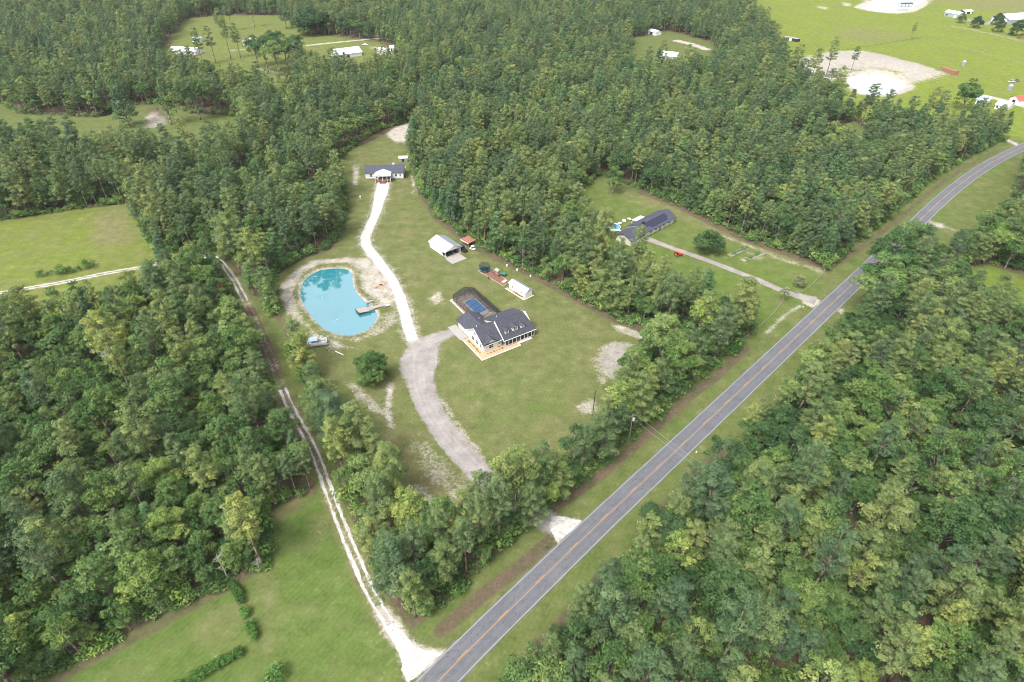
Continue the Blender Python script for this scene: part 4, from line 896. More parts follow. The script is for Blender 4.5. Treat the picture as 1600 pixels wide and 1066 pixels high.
mailbox('white mailbox on a post beside the grey drive entrance', G(1253.5, 483.5), .9, 'white'); mailbox('grey mailbox next to a white one at the grey drive entrance', G(1249, 485), .9, 'steel')
mailbox('black mailbox on the verge below the white limerock apron', G(855, 860), .9, 'black'); mailbox('white mailbox on the far verge of the road', G(1087, 711), .9, 'white')
sg = thing('warning_sign', 'yellow diamond warning sign on the verge across the road', 'road sign', G(1374, 452), -2.4)
MB().tube((0,0,0),(0,0,2.9),.04,n=5).build('post', M['steel'], sg); MB().add([(0,-.06,1.7),(.62,-.06,2.32),(0,-.06,2.94),(-.62,-.06,2.32),(0,-.09,1.7),(.62,-.09,2.32),(0,-.09,2.94),(-.62,-.09,2.32)], [(0,1,2,3),(7,6,5,4),(0,4,5,1),(1,5,6,2),(2,6,7,3),(3,7,4,0)]).build('panel', M['yellow'], sg)

def fence(label, pts, h=1.2, sp=3.0, m='wood', rails=2):
    q = resample(pts, sp); t = thing('rail_fence', label, 'fence', (q[0][0], q[0][1], 0)); rl = MB(); d = [(x - q[0][0], y - q[0][1]) for x, y in q]
    for i in range(len(d) - 1):
        for k in range(rails): z = h * (.45 + .5 * k / max(1, rails - 1)); rl.tube((*d[i], z), (*d[i+1], z), .045, n=4)
    rl.build('rail', M[m], t); pm = MB().tube((0,0,-.1),(0,0,h+.1),.09,n=5).build('post', M[m], t, (*d[0], 0))
    for x in d[1:]: c_ = pm.copy(); COL.objects.link(c_); c_.location = (*x, 0)
    return t
fence('weathered rail fence between the grey drive and the belt trees', GP([(1150,540),(1180,517),(1205,495),(1224,472)]), 1.2, 2.6)
fence('weathered rail fence curving past the palm to the wood edge', GP([(1238,461),(1255,457),(1268,447),(1289,424)]), 1.2, 2.6)
fence('long dark pasture fence running up to the lone pasture tree', GP([(1315,80),(1380,70),(1440,60)]), 1.3, 8, 'poledark')
fence('pale pasture fence slanting across the field below the barns', GP([(1442,60),(1500,75),(1560,92),(1640,112)]), 1.3, 9, 'wood')
fence('brown rail fence in front of the far white homestead', GP([(268,95),(310,93),(345,90),(400,84)]), 1.4, 8, 'cedar')
# garden of the solar roofed house
for k, (pa_, pb_) in enumerate((((1140,400),(1166,388)), ((1160,408),(1192,396)))):
    a, b = G(*pa_), G(*pb_); t = thing('vegetable_bed', ['upper raised vegetable bed in the lawn beside the grey drive', 'lower raised vegetable bed in the lawn beside the grey drive'][k], 'garden bed', a, math.atan2(b[1]-a[1], b[0]-a[0])); L_ = math.hypot(b[0]-a[0], b[1]-a[1])
    MB().box(0,L_,-1,1,0,.22).build('soil', M['wood'], t); MB().box(-.1,L_+.1,-1.15,-1,0,.3).box(-.1,L_+.1,1,1.15,0,.3).build('edging', M['wood'], t)
for k, (x, y, s) in enumerate(((953,350,1.6),(960,352,1.2),(968,351,1.4),(975,347,1.5),(983,344,1.2),(966,362,1.3))):
    t = thing('patio_table', ['white table', 'small white table', 'square white table', 'white table', 'little white table', 'white table'][k] + ' behind the solar roofed house, ' + ['beyond the blue pool', 'touching the blue pool', 'between blue pool and patio cover', 'nearest the garage wing roof', 'beside the patio cover', 'in front of the blue pool'][k], 'table', G(x, y), .5 * k, 'white garden tables behind the solar house')
    MB().box(-.8*s,.8*s,-.5*s,.5*s,.68,.75).build('tabletop', M['white'], t)
    for sx in (-.7,.7):
        for sy in (-.4,.4): MB().tube((sx*s,sy*s,0),(sx*s,sy*s,.68),.05,n=4).build('leg', M['white'], t)

# far farms: a gabled building from the two ends of its visible front wall
def gabled(name, label, cat, a, b, depth, eave, rise, wall_, roof_, along=True, over=.5, openings=()):
    A, B = Vector(G(*a)), Vector(G(*b)); L_ = (B - A).length; t = thing(name, label, cat, (*A, 0), math.atan2(B.y - A.y, B.x - A.x)); D = depth
    if along:
        MB().prism([(0,0),(D,0),(D,eave),(D/2,eave+rise),(0,eave)], 0, L_).build('wall', M[wall_], t)
        k = over * rise / (D/2)
        MB().slab([(-over,-over,eave-k+.1),(L_+over,-over,eave-k+.1),(L_+over,D/2,eave+rise+.12),(-over,D/2,eave+rise+.12)],.1).slab([(-over,D/2,eave+rise+.12),(L_+over,D/2,eave+rise+.12),(L_+over,D+over,eave-k+.1),(-over,D+over,eave-k+.1)],.1).build('roof', M[roof_], t)
    else:
        MB().prism([(0,0),(L_,0),(L_,eave),(L_/2,eave+rise),(0,eave)], 0, D, 'y').build('wall', M[wall_], t); k = over * rise / (L_/2)
        MB().slab([(-over,-over,eave-k+.1),(L_/2,-over,eave+rise+.12),(L_/2,D+over,eave+rise+.12),(-over,D+over,eave-k+.1)],.1).slab([(L_/2,-over,eave+rise+.12),(L_+over,-over,eave-k+.1),(L_+over,D+over,eave-k+.1),(L_/2,D+over,eave+rise+.12)],.1).build('roof', M[roof_], t)
    for (u0, u1, h_, mm) in openings: box('door' if h_ > 1.8 else 'window', mm, t, u0 * L_, u1 * L_, -.06, -.0, .05 if h_ > 1.8 else 1.0, h_ if h_ > 1.8 else 1.0 + h_)
    return t
gabled('storage_barn', 'long white gabled barn farthest out on the bright pasture', 'barn', (1474.5,25), (1496,29), 9, 4.2, 2.0, 'metalgrey', 'metalwhite', True, .5, ((.1,.25,1.2,'glass'),(.7,.85,3.2,'white')))
gabled('open_shed', 'small open white shed behind the long pasture barn', 'shed', (1506,22.5), (1519,22), 7, 3.0, 1.0, 'dark', 'metalwhite', True, .6, ((.1,.3,2.4,'white'),(.7,.9,2.4,'white')))
gabled('horse_barn', 'broad grey barn with white roof and three white doors on the pasture', 'barn', (1547,33), (1575,38.5), 42, 4.6, 4.0, 'metalgrey', 'metalwhite', False, .8, ((.06,.26,4.2,'white'),(.36,.56,4.2,'white'),(.68,.86,4.2,'white')))
gabled('shipping_container', 'long rust red container at the end of the bare sand heap', 'container', (1468,112), (1491,119), 3.2, 3.4, .12, 'redroof', 'redroof', True, .05, ((.02,.1,2.4,'steel'),))
gabled('pole_barn', 'pale blue roofed pole barn beside the tall pasture tree', 'barn', (1523,163), (1541,166), 12, 3.6, 1.8, 'white', 'bluemetal', True, .6, ((.1,.3,2.6,'dark'),(.6,.8,2.6,'dark')))
gabled('white_cottage', 'white roofed cottage between the blue barn and the road bend', 'house', (1553,170), (1572,174), 11, 3.0, 2.0, 'whiteside', 'metalwhite', True, .5, ((.1,.25,1.2,'glass'),(.45,.6,2.2,'dark'),(.75,.9,1.2,'glass')))
gabled('red_roof_barn', 'white barn with a scarlet roof at the right edge of the pasture', 'barn', (1575,160), (1589,165), 22, 3.6, 2.2, 'white', 'scarlet', False, .6, ((.35,.65,2.8,'dark'),))
gabled('homestead_house', 'white farmhouse behind the brown rail fence', 'house', (266,85), (306,87), 11, 3.2, 2.4, 'whiteside', 'metalwhite', True, .5, ((.1,.2,1.2,'glass'),(.4,.5,2.2,'dark'),(.7,.8,1.2,'glass')))
gabled('homestead_garage', 'small dark fronted shed behind the white farmhouse', 'shed', (301,66), (315,66), 7, 2.8, 1.2, 'whiteside', 'metalgrey', True, .4, ((.2,.45,2.3,'dark'),(.55,.8,2.3,'dark')))
gabled('white_house', 'white roofed house half hidden by trees near the far lane', 'house', (392,74), (424,68), 14, 3.4, 3.0, 'whiteside', 'metalwhite', True, .5, ((.1,.2,1.2,'glass'),(.4,.5,2.2,'dark'),(.7,.8,1.2,'glass')))
gabled('lane_house', 'house with a bright metal roof below the far white lane', 'house', (527,92), (566,87), 16, 3.2, 3.2, 'whiteside', 'metalwhite', True, .6, ((.1,.2,1.2,'glass'),(.4,.5,2.2,'dark')))
gabled('white_trailer', 'white box trailer beside the house with the bright metal roof', 'trailer', (592,81), (603,87), 4, 3.6, .3, 'white', 'white', True, .1, ((.1,.3,2.4,'steel'),))
gabled('cream_shed', 'small cream shed at the wood edge past the white trailer', 'shed', (609,80), (616,80), 6, 3.0, 1.5, 'cream', 'metalwhite', True, .3, ((.3,.6,2.2,'dark'),))
gabled('wooded_house', 'white roofed house in the small clearing of the plantation', 'house', (1030,92), (1056,95), 12, 3.2, 2.4, 'whiteside', 'metalwhite', True, .5, ((.2,.35,2.2,'dark'),))
gabled('roadside_shed', 'pale shed beside the lane in the plantation clearing', 'shed', (1012,53), (1024,56), 8, 3.0, 1.5, 'whiteside', 'metalwhite', True, .4, ((.3,.6,2.4,'dark'),))
gabled('hay_wagon', 'long open wagon loaded with pale bales on the pasture edge', 'wagon', (1224,62), (1245,66), 5, 2.6, .2, 'dark', 'concrete', True, .1, ((.1,.3,2.2,'white'),(.4,.6,2.2,'white')))
truck('pickup_truck', 'white pickup truck on the pasture behind the scarlet roofed barn', 'pickup', G(1580, 129), .3, 'white'); truck('pickup_truck', 'silver pickup truck next to a white one on the pasture', 'pickup', G(1588, 127.5), .5, 'steel')
truck('parked_van', 'white van parked beside the house with the bright metal roof', 'van', G(571, 71), -.4, 'white', 5.6, (-.5, 1.4), False)
pv_ = thing('pond_pavilion', 'dark open pavilion standing at the rim of the farthest pond', 'pavilion', G(1414, 10), .1)
for x in (-7,-2.3,2.3,7):
    for y in (-3,3): MB().tube((x,y,0),(x,y,3),.18,n=5).build('post', M['poledark'], pv_)
MB().slab([(-8,-4,2.9),(8,-4,2.9),(8,0,4.2),(-8,0,4.2)],.15).slab([(-8,0,4.2),(8,0,4.2),(8,4,2.9),(-8,4,2.9)],.15).build('roof', M['shingle2'], pv_)
for k, (x, y) in enumerate(((1504.5, 103), (1577, 141))):
    t = thing('water_tank', ['round grey tank on the pasture behind the tall tree', 'round grey tank beside the scarlet roofed barn'][k], 'tank', G(x, y)); MB().lathe([(2.0,0),(2.0,3.2),(1.0,4.0),(.01,4.1)], n=14).build('tank', M['steel'], t); MB().lathe([(.5,4.0),(.5,4.35),(.01,4.4)], n=10).build('lid', M['white'], t)

# ------------------------------------------------------------------ trees
def leaf_mat(name, stops, trans=0.28, rough=0.75):
    """foliage: one hue per tree (from the tree's own random number), mottled leaf by leaf"""
    m, nt, N, L, p = newmat(name)
    oi = N.new('ShaderNodeObjectInfo'); at = N.new('ShaderNodeAttribute'); at.attribute_name = 'tint'
    c = ramp(nt, oi.outputs['Random'], stops)
    c = mixc(nt, 1.0, c, oi.outputs['Color'], 'MULTIPLY')
    h = N.new('ShaderNodeHueSaturation'); L.new(c, h.inputs['Color'])
    L.new(math_node(nt, 'MULTIPLY_ADD', at.outputs['Fac'], -0.035, 0.5), h.inputs['Hue'])
    L.new(math_node(nt, 'MULTIPLY_ADD', at.outputs['Fac'], 0.42, 1.0), h.inputs['Value'])
    L.new(h.outputs[0], p.inputs['Base Color']); p.inputs['Roughness'].default_value = rough; p.inputs['Specular IOR Level'].default_value = 0.25
    t = N.new('ShaderNodeBsdfTranslucent'); L.new(h.outputs[0], t.inputs['Color'])
    mx = N.new('ShaderNodeMixShader'); mx.inputs[0].default_value = trans
    L.new(p.outputs[0], mx.inputs[1]); L.new(t.outputs[0], mx.inputs[2]); L.new(mx.outputs[0], N['Material Output'].inputs['Surface'])
    return m
LM = dict(
 pine=leaf_mat('pine_needles', [(0.0, (0.095, 0.161, 0.079)), (0.4, (0.140, 0.207, 0.085)), (0.75, (0.202, 0.264, 0.093)), (1.0, (0.253, 0.303, 0.100))]),
 broad=leaf_mat('broad_leaves', [(0.0, (0.075, 0.141, 0.056)), (0.4, (0.113, 0.198, 0.063)), (0.75, (0.164, 0.256, 0.079)), (1.0, (0.259, 0.341, 0.110))]),
 young=leaf_mat('young_pine_needles', [(0.0, (0.095, 0.178, 0.085)), (0.5, (0.135, 0.228, 0.093)), (1.0, (0.207, 0.293, 0.106))]),
 shrub=leaf_mat('shrub_leaves', [(0.0, (0.083, 0.165, 0.050)), (0.5, (0.129, 0.237, 0.063)), (1.0, (0.228, 0.341, 0.093))]),
 palm=leaf_mat('palm_fronds', [(0.0, (0.176, 0.217, 0.105)), (1.0, (0.238, 0.268, 0.139))]),
 brown=leaf_mat('dead_brown_leaves', [(0.0, (0.264, 0.132, 0.060)), (1.0, (0.312, 0.156, 0.072))]),
 grey=leaf_mat('silver_leaves', [(0.0, (0.264, 0.288, 0.204)), (1.0, (0.312, 0.324, 0.240))]),
)
def leaves(puffs, tints, size, r, elong=1.0, up=0.35, low=-0.45, flat=0.75, per=6.0):
    """many leaf-clump faces on and inside the given puffs (x, y, z, radius)"""
    V, T = [], []
    for (x, y, z, R), tn in zip(puffs, tints):
        n = max(8, int(per * R * R / (size * size)))
        d = r.normal(size=(n * 2, 3)); d /= np.linalg.norm(d, axis=1)[:, None]; d = d[d[:, 2] > low][:n]; n = len(d)
        pos = np.array([x, y, z]) + d * (R * r.uniform(0.62, 1.08, n) ** 0.8)[:, None] * [1, 1, flat]
        nr = d * 0.9 + r.normal(0, 0.30, (n, 3)); nr[:, 2] += up; nr /= np.linalg.norm(nr, axis=1)[:, None]
        ref = r.normal(size=(n, 3)); a = np.cross(nr, ref); a /= np.linalg.norm(a, axis=1)[:, None]; b = np.cross(nr, a)
        s = size * r.uniform(0.6, 1.25, n)
        a *= (s * 0.5 * elong)[:, None]; b *= (s * 0.5 / elong)[:, None]
        k = r.uniform(0.5, 1.0, (n, 1))
        V.append(np.stack([pos - a - b * k, pos + a * k - b, pos + a + b * k, pos - a * k + b], 1))
        T.append(np.clip(tn + r.normal(0, 0.30, n), -1.1, 1.3))
    return np.concatenate(V), np.concatenate(T)
def leaf_mesh(name, V, T, m):
    n = len(V); me = bpy.data.meshes.new(name)
    me.vertices.add(n * 4); me.vertices.foreach_set('co', V.astype(np.float32).ravel())
    me.loops.add(n * 4); me.loops.foreach_set('vertex_index', np.arange(n * 4, dtype=np.int32))
    me.polygons.add(n); me.polygons.foreach_set('loop_start', (np.arange(n) * 4).astype(np.int32))
    a = me.attributes.new('tint', 'FLOAT', 'FACE'); a.data.foreach_set('value', T.astype(np.float32))
    me.materials.append(m); me.update(); me.validate(); return me
def trunk_mesh(name, H, r0, limbs, m, r, lean=0.3):
    mb = MB(); k = 6; pts = [(0, 0, -.15)]
    for i in range(1, k + 1): pts.append((r.normal(0, lean) * i / k, r.normal(0, lean) * i / k, H * i / k))
    mb.path(pts, [r0 * (1 - .82 * i / k) + .02 for i in range(k + 1)], 7)
    for (z, x, y, zz) in limbs:
        f = min(max(z / H, 0), .999) * k; i = int(f); p = Vector(pts[i]).lerp(Vector(pts[i+1]), f - i); e = Vector((x, y, zz)); md = p.lerp(e, .55) + Vector((0, 0, .25))
        rr = r0 * .38; mb.path([p, md, e], [rr, rr * .6, rr * .2], 5)
    me = bpy.data.meshes.new(name); me.from_pydata(mb.v, [], mb.f); me.polygons.foreach_set('use_smooth', [True] * len(me.polygons)); me.materials.append(m); return me
def broadleaf(seed, H, R, dens=1.0, leaf='broad', zc=.62, lobes=9, size=.28, bark='barkgrey', hollow=1.0):
    r = np.random.default_rng(seed); puffs, tints, limbs = [], [], []
    zb = H * (1 - zc)
    for k in range(lobes):
        a = math.tau * (k * .618 + r.uniform(-.08, .08)); q = 0.0 if k == 0 else r.uniform(.42, .74)
        up = r.uniform(.35, .95) * (1 - .55 * q) + (.2 if k == 0 else 0)
        c = np.array([math.cos(a) * q * R, math.sin(a) * q * R, zb + (H - zb) * min(up, .86)])
        lr = R * r.uniform(.34, .52); ln = r.normal(0, .35)
        limbs.append((zb * r.uniform(.7, 1.1), *c))
        for j in range(int(21 * dens)):
            d = r.normal(size=3); d /= np.linalg.norm(d); d[2] = abs(d[2]) * .95 - .12
            p = c + d * lr * r.uniform(.55, 1.05) * np.array([1, 1, .85])
            puffs.append((*p, lr * r.uniform(.22, .40))); tints.append(ln + r.normal(0, .26))
    for j in range(int(10 * dens)):         # skirt
        a = r.uniform(0, math.tau); q = R * r.uniform(.5, .92); puffs.append((math.cos(a)*q, math.sin(a)*q, zb + r.uniform(-.08, .22) * H, R * r.uniform(.16, .26))); tints.append(r.normal(-.2, .25))
    V, T = leaves(puffs, tints, size, r, 1.25, per=5.2 * hollow)
    return leaf_mesh('crown', V, T, LM[leaf]), trunk_mesh('trunk', H * .72, H * .017 + .08, limbs[:8], M[bark], r)
def pine(seed, H, R, z0=.45, leaf='pine', size=.27, top=.55, levels=11, bark='bark', ragged=.3, per=5.0, kbr=6):
    r = np.random.default_rng(seed); puffs, tints, limbs = [], [], []
    for l in range(levels):
        f = l / (levels - 1); z = H * (z0 + (1 - z0) * f * .97)
        prof = math.sqrt(max(.04, 1 - ((f - top) / (1.04 - top) if f > top else (f - top) / 1.1) ** 2)) if leaf != 'young' else (1 - f) ** .7 * .92 + .10
        nb = max(3, int(kbr * (1 - .4 * f))); a0 = r.uniform(0, math.tau)
        for b in range(nb):
            if r.uniform() < ragged * .5: continue
            a = a0 + math.tau * b / nb + r.normal(0, .25); q = R * max(prof, .10) * r.uniform(1 - ragged, 1.08)
            tip = np.array([math.cos(a) * q, math.sin(a) * q, z + q * r.uniform(.02, .28)])
            if q > R * .5: limbs.append((z - .3, *tip))
            tn = r.normal(0, .3)
            for j, g in enumerate((.97, .74, .5) if q > R * .45 else (.85, .5)):
                c = tip * [g, g, 1] + [0, 0, -q * .06 * j] + r.normal(0, .16, 3) * R * .3
                puffs.append((*c, R * r.uniform(.16, .26))); tints.append(tn + r.normal(0, .15) - .1 * j)
    puffs.append((0, 0, H * .985, R * .22)); tints.append(.2)
    V, T = leaves(puffs, tints, size, r, 1.7, up=.45, low=-.35, flat=.72, per=per)
    return leaf_mesh('crown', V, T, LM[leaf]), trunk_mesh('trunk', H * .96, H * .0085 + .06, limbs[:14], M[bark], r, .22)
def shrub(seed, H, R, leaf='shrub', n=16, size=.34):
    r = np.random.default_rng(seed); puffs, tints = [], []
    for k in range(n):
        a, q = r.uniform(0, math.tau), R * math.sqrt(r.uniform(0, .8)); z = H * r.uniform(.25, .8) * (1 - .45 * (q / R) ** 2)
        puffs.append((math.cos(a)*q, math.sin(a)*q, z, H * r.uniform(.18, .32))); tints.append(r.normal(0, .35))
    V, T = leaves(puffs, tints, size, r, 1.3, per=3.6)
    return leaf_mesh('foliage', V, T, LM[leaf]), trunk_mesh('stem', H * .5, .05, [(H*.2, R*.4, 0, H*.5), (H*.2, -R*.3, R*.3, H*.5)], M['barkgrey'], r, .1)
def dead_tree(seed, H):
    r = np.random.default_rng(seed); mb = MB(); pts = [(0, 0, -.2)] + [(r.normal(0, .3), r.normal(0, .3), H * k / 5) for k in range(1, 6)]
    mb.path(pts, [.22, .19, .16, .12, .08, .03], 6)
    br = MB()
    for k in range(16):
        i = r.integers(2, 5); p = Vector(pts[i]).lerp(Vector(pts[i+1]), r.uniform()); a = r.uniform(0, math.tau); l = r.uniform(1.2, 3.4)
        e = p + Vector((math.cos(a) * l, math.sin(a) * l, l * r.uniform(.2, .8))); br.path([p, p.lerp(e, .5) + Vector((0, 0, .2)), e], [.07, .05, .015], 4)
        for q in range(3):
            p2 = p.lerp(e, r.uniform(.4, .9)); e2 = p2 + Vector(r.normal(0, .6, 3)) + Vector((0, 0, .4)); br.tube(p2, e2, .025, .008, 4)
    A = bpy.data.meshes.new('trunk'); A.from_pydata(mb.v, [], mb.f); A.materials.append(M['deadwood'])
    B = bpy.data.meshes.new('branches'); B.from_pydata(br.v, [], br.f); B.materials.append(M['deadwood']); return B, A

PROTO = dict(
 broadleaf_tree=[broadleaf(11, 15, 4.6), broadleaf(12, 13, 3.9, lobes=7), broadleaf(13, 17, 5.4, lobes=12), broadleaf(14, 12, 3.2, zc=.72, lobes=7), broadleaf(15, 16, 4.0, zc=.7, lobes=10, hollow=.8), broadleaf(16, 14, 5.0, zc=.5, lobes=11)],
 pine_tree=[pine(21, 22, 3.3, .46, top=.42), pine(22, 20.5, 3.0, .48, top=.45), pine(23, 21, 4.6, .38, levels=12, top=.35), pine(24, 18, 4.2, .28, top=.3), pine(25, 22, 3.1, .54, top=.5, ragged=.42), pine(26, 15.5, 4.8, .22, top=.3, ragged=.2)],
 young_pine=[pine(31, 16, 3.4, .2, 'young', top=.18, levels=12, ragged=.15, kbr=8), pine(32, 14.5, 3.1, .16, 'young', top=.12, levels=11, ragged=.15, kbr=8), pine(33, 18, 3.6, .26, 'young', top=.3, levels=12, ragged=.2, kbr=8)],
 shrub=[shrub(41, 3.0, 2.2), shrub(42, 2.2, 1.8), shrub(43, 4.4, 2.4)],
)
RAD = dict(broadleaf_tree=[4.6, 3.9, 5.4, 3.2, 4.0, 5.0], pine_tree=[3.3, 3.0, 4.6, 4.4, 3.1, 4.8], young_pine=[3.4, 3.1, 3.6], shrub=[2.2, 1.8, 2.4])
PARTS = dict(shrub=('foliage', 'stem'))
def plant(kind, k, x, y, s, rz, label, group=None, name=None, cat=None, color=None, sz=1.0):
    A, B = PROTO[kind][k] if isinstance(kind, str) else kind
    o = thing(name or kind, label, cat or {'broadleaf_tree': 'tree', 'pine_tree': 'pine tree', 'young_pine': 'pine tree', 'shrub': 'shrub'}[kind], (x, y, 0), rz, group)
    o.scale = (s, s, s * sz)
    pn = PARTS.get(kind if isinstance(kind, str) else '', ('crown', 'trunk'))
    a = link(pn[0], A, None, o); link(pn[1], B, None, o)
    if color: a.color = (*color, 1)
    return o

# --- where each wood stands and what grows in it
ZONES = [  # name, outline, spacing, (broadleaf, tall pine, young pine, shrub) shares, label phrase
 ('strip', GP([(430,520),(500,560),(620,740),(690,840),(858,815),(862,850),(690,1000),(640,1000),(560,860),(470,640)]), 5.0, (.24,.70,0,.06)),
 ('verge', GP([(862,755),(960,630),(1015,515),(1185,505),(1165,560),(1010,700),(890,800)]), 4.8, (.48,.42,0,.10)),
 ('across', GP([(700,1300),(760,1060),(1010,800),(1300,500),(1480,370),(1600,290),(2200,200),(2600,700),(2200,1400)]), 5.8, (.62,.31,0,.07)),
 ('lowerleft', GP([(-900,560),(0,492),(225,452),(300,425),(338,408),(400,540),(480,700),(420,800),(420,890),(60,1070),(-400,1400),(-1200,1000)]), 5.3, (.72,.18,.02,.08)),
 ('betweenlots', GP([(640,190),(700,180),(920,230),(940,280),(890,310),(975,412),(1120,474),(1185,508),(1015,520),(850,440),(740,385),(650,292)]), 4.9, (.22,.66,.06,.06)),
 ('plantation', GP([(660,190),(700,60),(1180,20),(1330,165),(1640,215),(1500,270),(1290,418),(1060,322),(940,275),(895,300)]), 4.7, (.30,.34,.34,.02)),
 ('topfar', GP([(590,66),(620,-80),(1165,-80),(1180,20),(900,60),(660,75)]), 5.0, (.15,.35,.50,0)),
 ('topleft', GP([(-900,130),(-900,-80),(290,-80),(300,40),(240,90),(0,120)]), 5.2, (.15,.35,.50,0)),
 ('midleft', GP([(-900,140),(240,90),(660,100),(650,190),(540,270),(540,340),(430,430),(335,400),(240,395),(220,318),(-900,360)]), 5.2, (.42,.46,.08,.04)),
]
REST = ('rest', None, 5.4, (.35,.45,.18,.02))
HOLES = [(p, 1.2) for p in CLEAR.values()]
r = np.random.default_rng(2024)
# candidate points: blue-noise darts over the part of the plain the photograph can see, with a margin round it
def darts(n, sp_near, rr):
    a, b = sp_near
    yy = rr.uniform(a, b, n); half = 0.88 * (yy * CP + CAMH * SP) + 14
    xx = rr.uniform(-1, 1, n) * half
    return np.stack([xx, yy], 1)[rr.uniform(0, 1, n) < half / half.max()]
cand = np.concatenate([darts(150000, (44, 200), r), darts(170000, (200, 420), r), darts(260000, (420, 1020), r)])
r.shuffle(cand)
zone = np.full(len(cand), -1); 
for k, z in enumerate(ZONES):
    m_in = inside(cand, z[1]) & (zone < 0); zone[m_in] = k
ok = np.ones(len(cand), bool)
for poly, mg in HOLES:
    p = np.array(poly); bb = ((cand >= p.min(0) - 3) & (cand <= p.max(0) + 3)).all(1); i = np.nonzero(bb & ok)[0]
    if len(i): ok[i] = sdf(cand[i], poly) > mg
for ln, mg in PADS.values(): 
    d, _ = seg_dist(cand, ln if isinstance(ln, list) else [tuple(q) for q in ln[::3]]); ok &= d > mg
cand, zone = cand[ok], zone[ok]
KINDS_ = ('broadleaf_tree', 'pine_tree', 'young_pine', 'shrub')
shares = np.array([np.cumsum(np.array(z[3]) / sum(z[3])) for z in ZONES + [REST]])
ckind = (r.uniform(0, 1, len(cand))[:, None] > shares[zone]).sum(1).clip(0, 3)
cwhich = np.array([int(r.integers(len(PROTO[KINDS_[k]]))) for k in ckind])
csize = r.uniform(.70, 1.2, len(cand)) * np.where(zone == 0, 1.12, np.where(zone == 1, 1.05, 1.0)) * (1 + .16 * np.clip((np.hypot(cand[:, 0], cand[:, 1]) - 280) / 400, 0, 1))
csize *= np.where((zone == 0) & np.array([pix(*p)[1] < 655 for p in cand]), .70, 1.0)
crad = np.array([RAD[KINDS_[k]][q] for k, q in zip(ckind, cwhich)]) * csize
far = np.clip((np.hypot(cand[:, 0], cand[:, 1]) - 350) / 600, 0, 1)
cell, grid, keep = 5.0, {}, []
pk = crad * 2 * .68
for i in range(len(cand)):
    x, y = cand[i]; gx_, gy_ = int(x // cell), int(y // cell); s = pk[i]; bad = False
    for a in range(gx_ - 2, gx_ + 3):
        for b in range(gy_ - 2, gy_ + 3):
            for j in grid.get((a, b), ()):
                if (cand[j, 0] - x) ** 2 + (cand[j, 1] - y) ** 2 < ((s + pk[j]) * .5) ** 2: bad = True; break
            if bad: break
        if bad: break
    if not bad: grid.setdefault((gx_, gy_), []).append(i); keep.append(i)
fill_in = []                                                   # small understorey in what gaps are left near by
f2 = darts(60000, (44, 300), r); zz = np.full(len(f2), -1)
for k, z in enumerate(ZONES): m_in = inside(f2, z[1]) & (zz < 0); zz[m_in] = k
okf = zz >= 0
for poly, mg in HOLES:
    p = np.array(poly); i_ = np.nonzero(((f2 >= p.min(0) - 3) & (f2 <= p.max(0) + 3)).all(1) & okf)[0]
    if len(i_): okf[i_] = sdf(f2[i_], poly) > .8
for ln, mg in PADS.values():
    d, _ = seg_dist(f2, ln if isinstance(ln, list) else [tuple(q) for q in ln[::3]]); okf &= d > mg
gridf = {}
for i in np.nonzero(okf)[0]:
    x, y = f2[i]; gx_, gy_ = int(x // cell), int(y // cell); bad = False
    for a in range(gx_ - 2, gx_ + 3):
        for b in range(gy_ - 2, gy_ + 3):
            if any((cand[j, 0] - x) ** 2 + (cand[j, 1] - y) ** 2 < (crad[j] * .62) ** 2 for j in grid.get((a, b), ())) or any((f2[j, 0] - x) ** 2 + (f2[j, 1] - y) ** 2 < 7.5 for j in gridf.get((a, b), ())): bad = True; break
        if bad: break
    if not bad: gridf.setdefault((gx_, gy_), []).append(i); fill_in.append((x, y, zz[i]))
trees = []
for i in keep:
    z = ZONES[zone[i]] if zone[i] >= 0 else REST
    kd, k, s = KINDS_[ckind[i]], int(cwhich[i]), float(csize[i]); px, py, dep = pix(cand[i, 0], cand[i, 1], 9)
    seen = -30 < px < 1630 and -10 < py < 1090
    trees.append([kd, k, cand[i, 0], cand[i, 1], s, r.uniform(0, math.tau), z[0], RAD[kd][k] * s / math.hypot(*cand[i], CAMH) if seen else 0])
for x, y, zk in fill_in:
    kd, k, s = ('shrub', int(r.integers(3)), r.uniform(.9, 1.5)) if r.uniform() < .6 else ('broadleaf_tree', int(r.integers(6)), r.uniform(.34, .55))
    px, py, dep = pix(x, y, 4); seen = 0 < px < 1600 and 0 < py < 1066
    trees.append([kd, k, x, y, s, r.uniform(0, 6.28), ZONES[zk][0], RAD[kd][k] * s / math.hypot(x, y, CAMH) if seen else 0])
print('TREES', len(trees), {k: sum(t[0] == k for t in trees) for k in KINDS_})
# undergrowth along the woods' edges: saplings and briars
edge = []
for key, dist_, dens in (('yard', 1.6, .42), ('roadside', 1.6, .30), ('lawn', 1.3, .30), ('field', 1.3, .30), ('neighbour', 1.6, .25), ('glade', 1.6, .2)):
    q = resample(list(CLEAR[key]) + [CLEAR[key][0]], 1.0 / dens); nn = offset(q, r.normal(0, .7, len(q)) - (dist_ if area(CLEAR[key]) > 0 else -dist_))
    for p in nn:
        if pix(*p)[2] > 20 and sdf(np.array([p]), CLEAR[key])[0] > .3 and all(seg_dist(np.array([p]), [tuple(q) for q in ln[::3]] if not isinstance(ln, list) else ln)[0][0] > mg + .4 for ln, mg in PADS.values()) and all(sdf(np.array([p]), c)[0] > .2 for c in CLEAR.values()):
            edge.append(p)
for p in edge:
    k = int(r.integers(3)); s = r.uniform(.7, 1.25); px, py, dep = pix(p[0], p[1], 1.5); seen = 0 < px < 1600 and 0 < py < 1066
    trees.append(['shrub', k, p[0], p[1], s, r.uniform(0, 6.28), 'edge', RAD['shrub'][k] * s / math.hypot(*p, CAMH) if seen else 0])
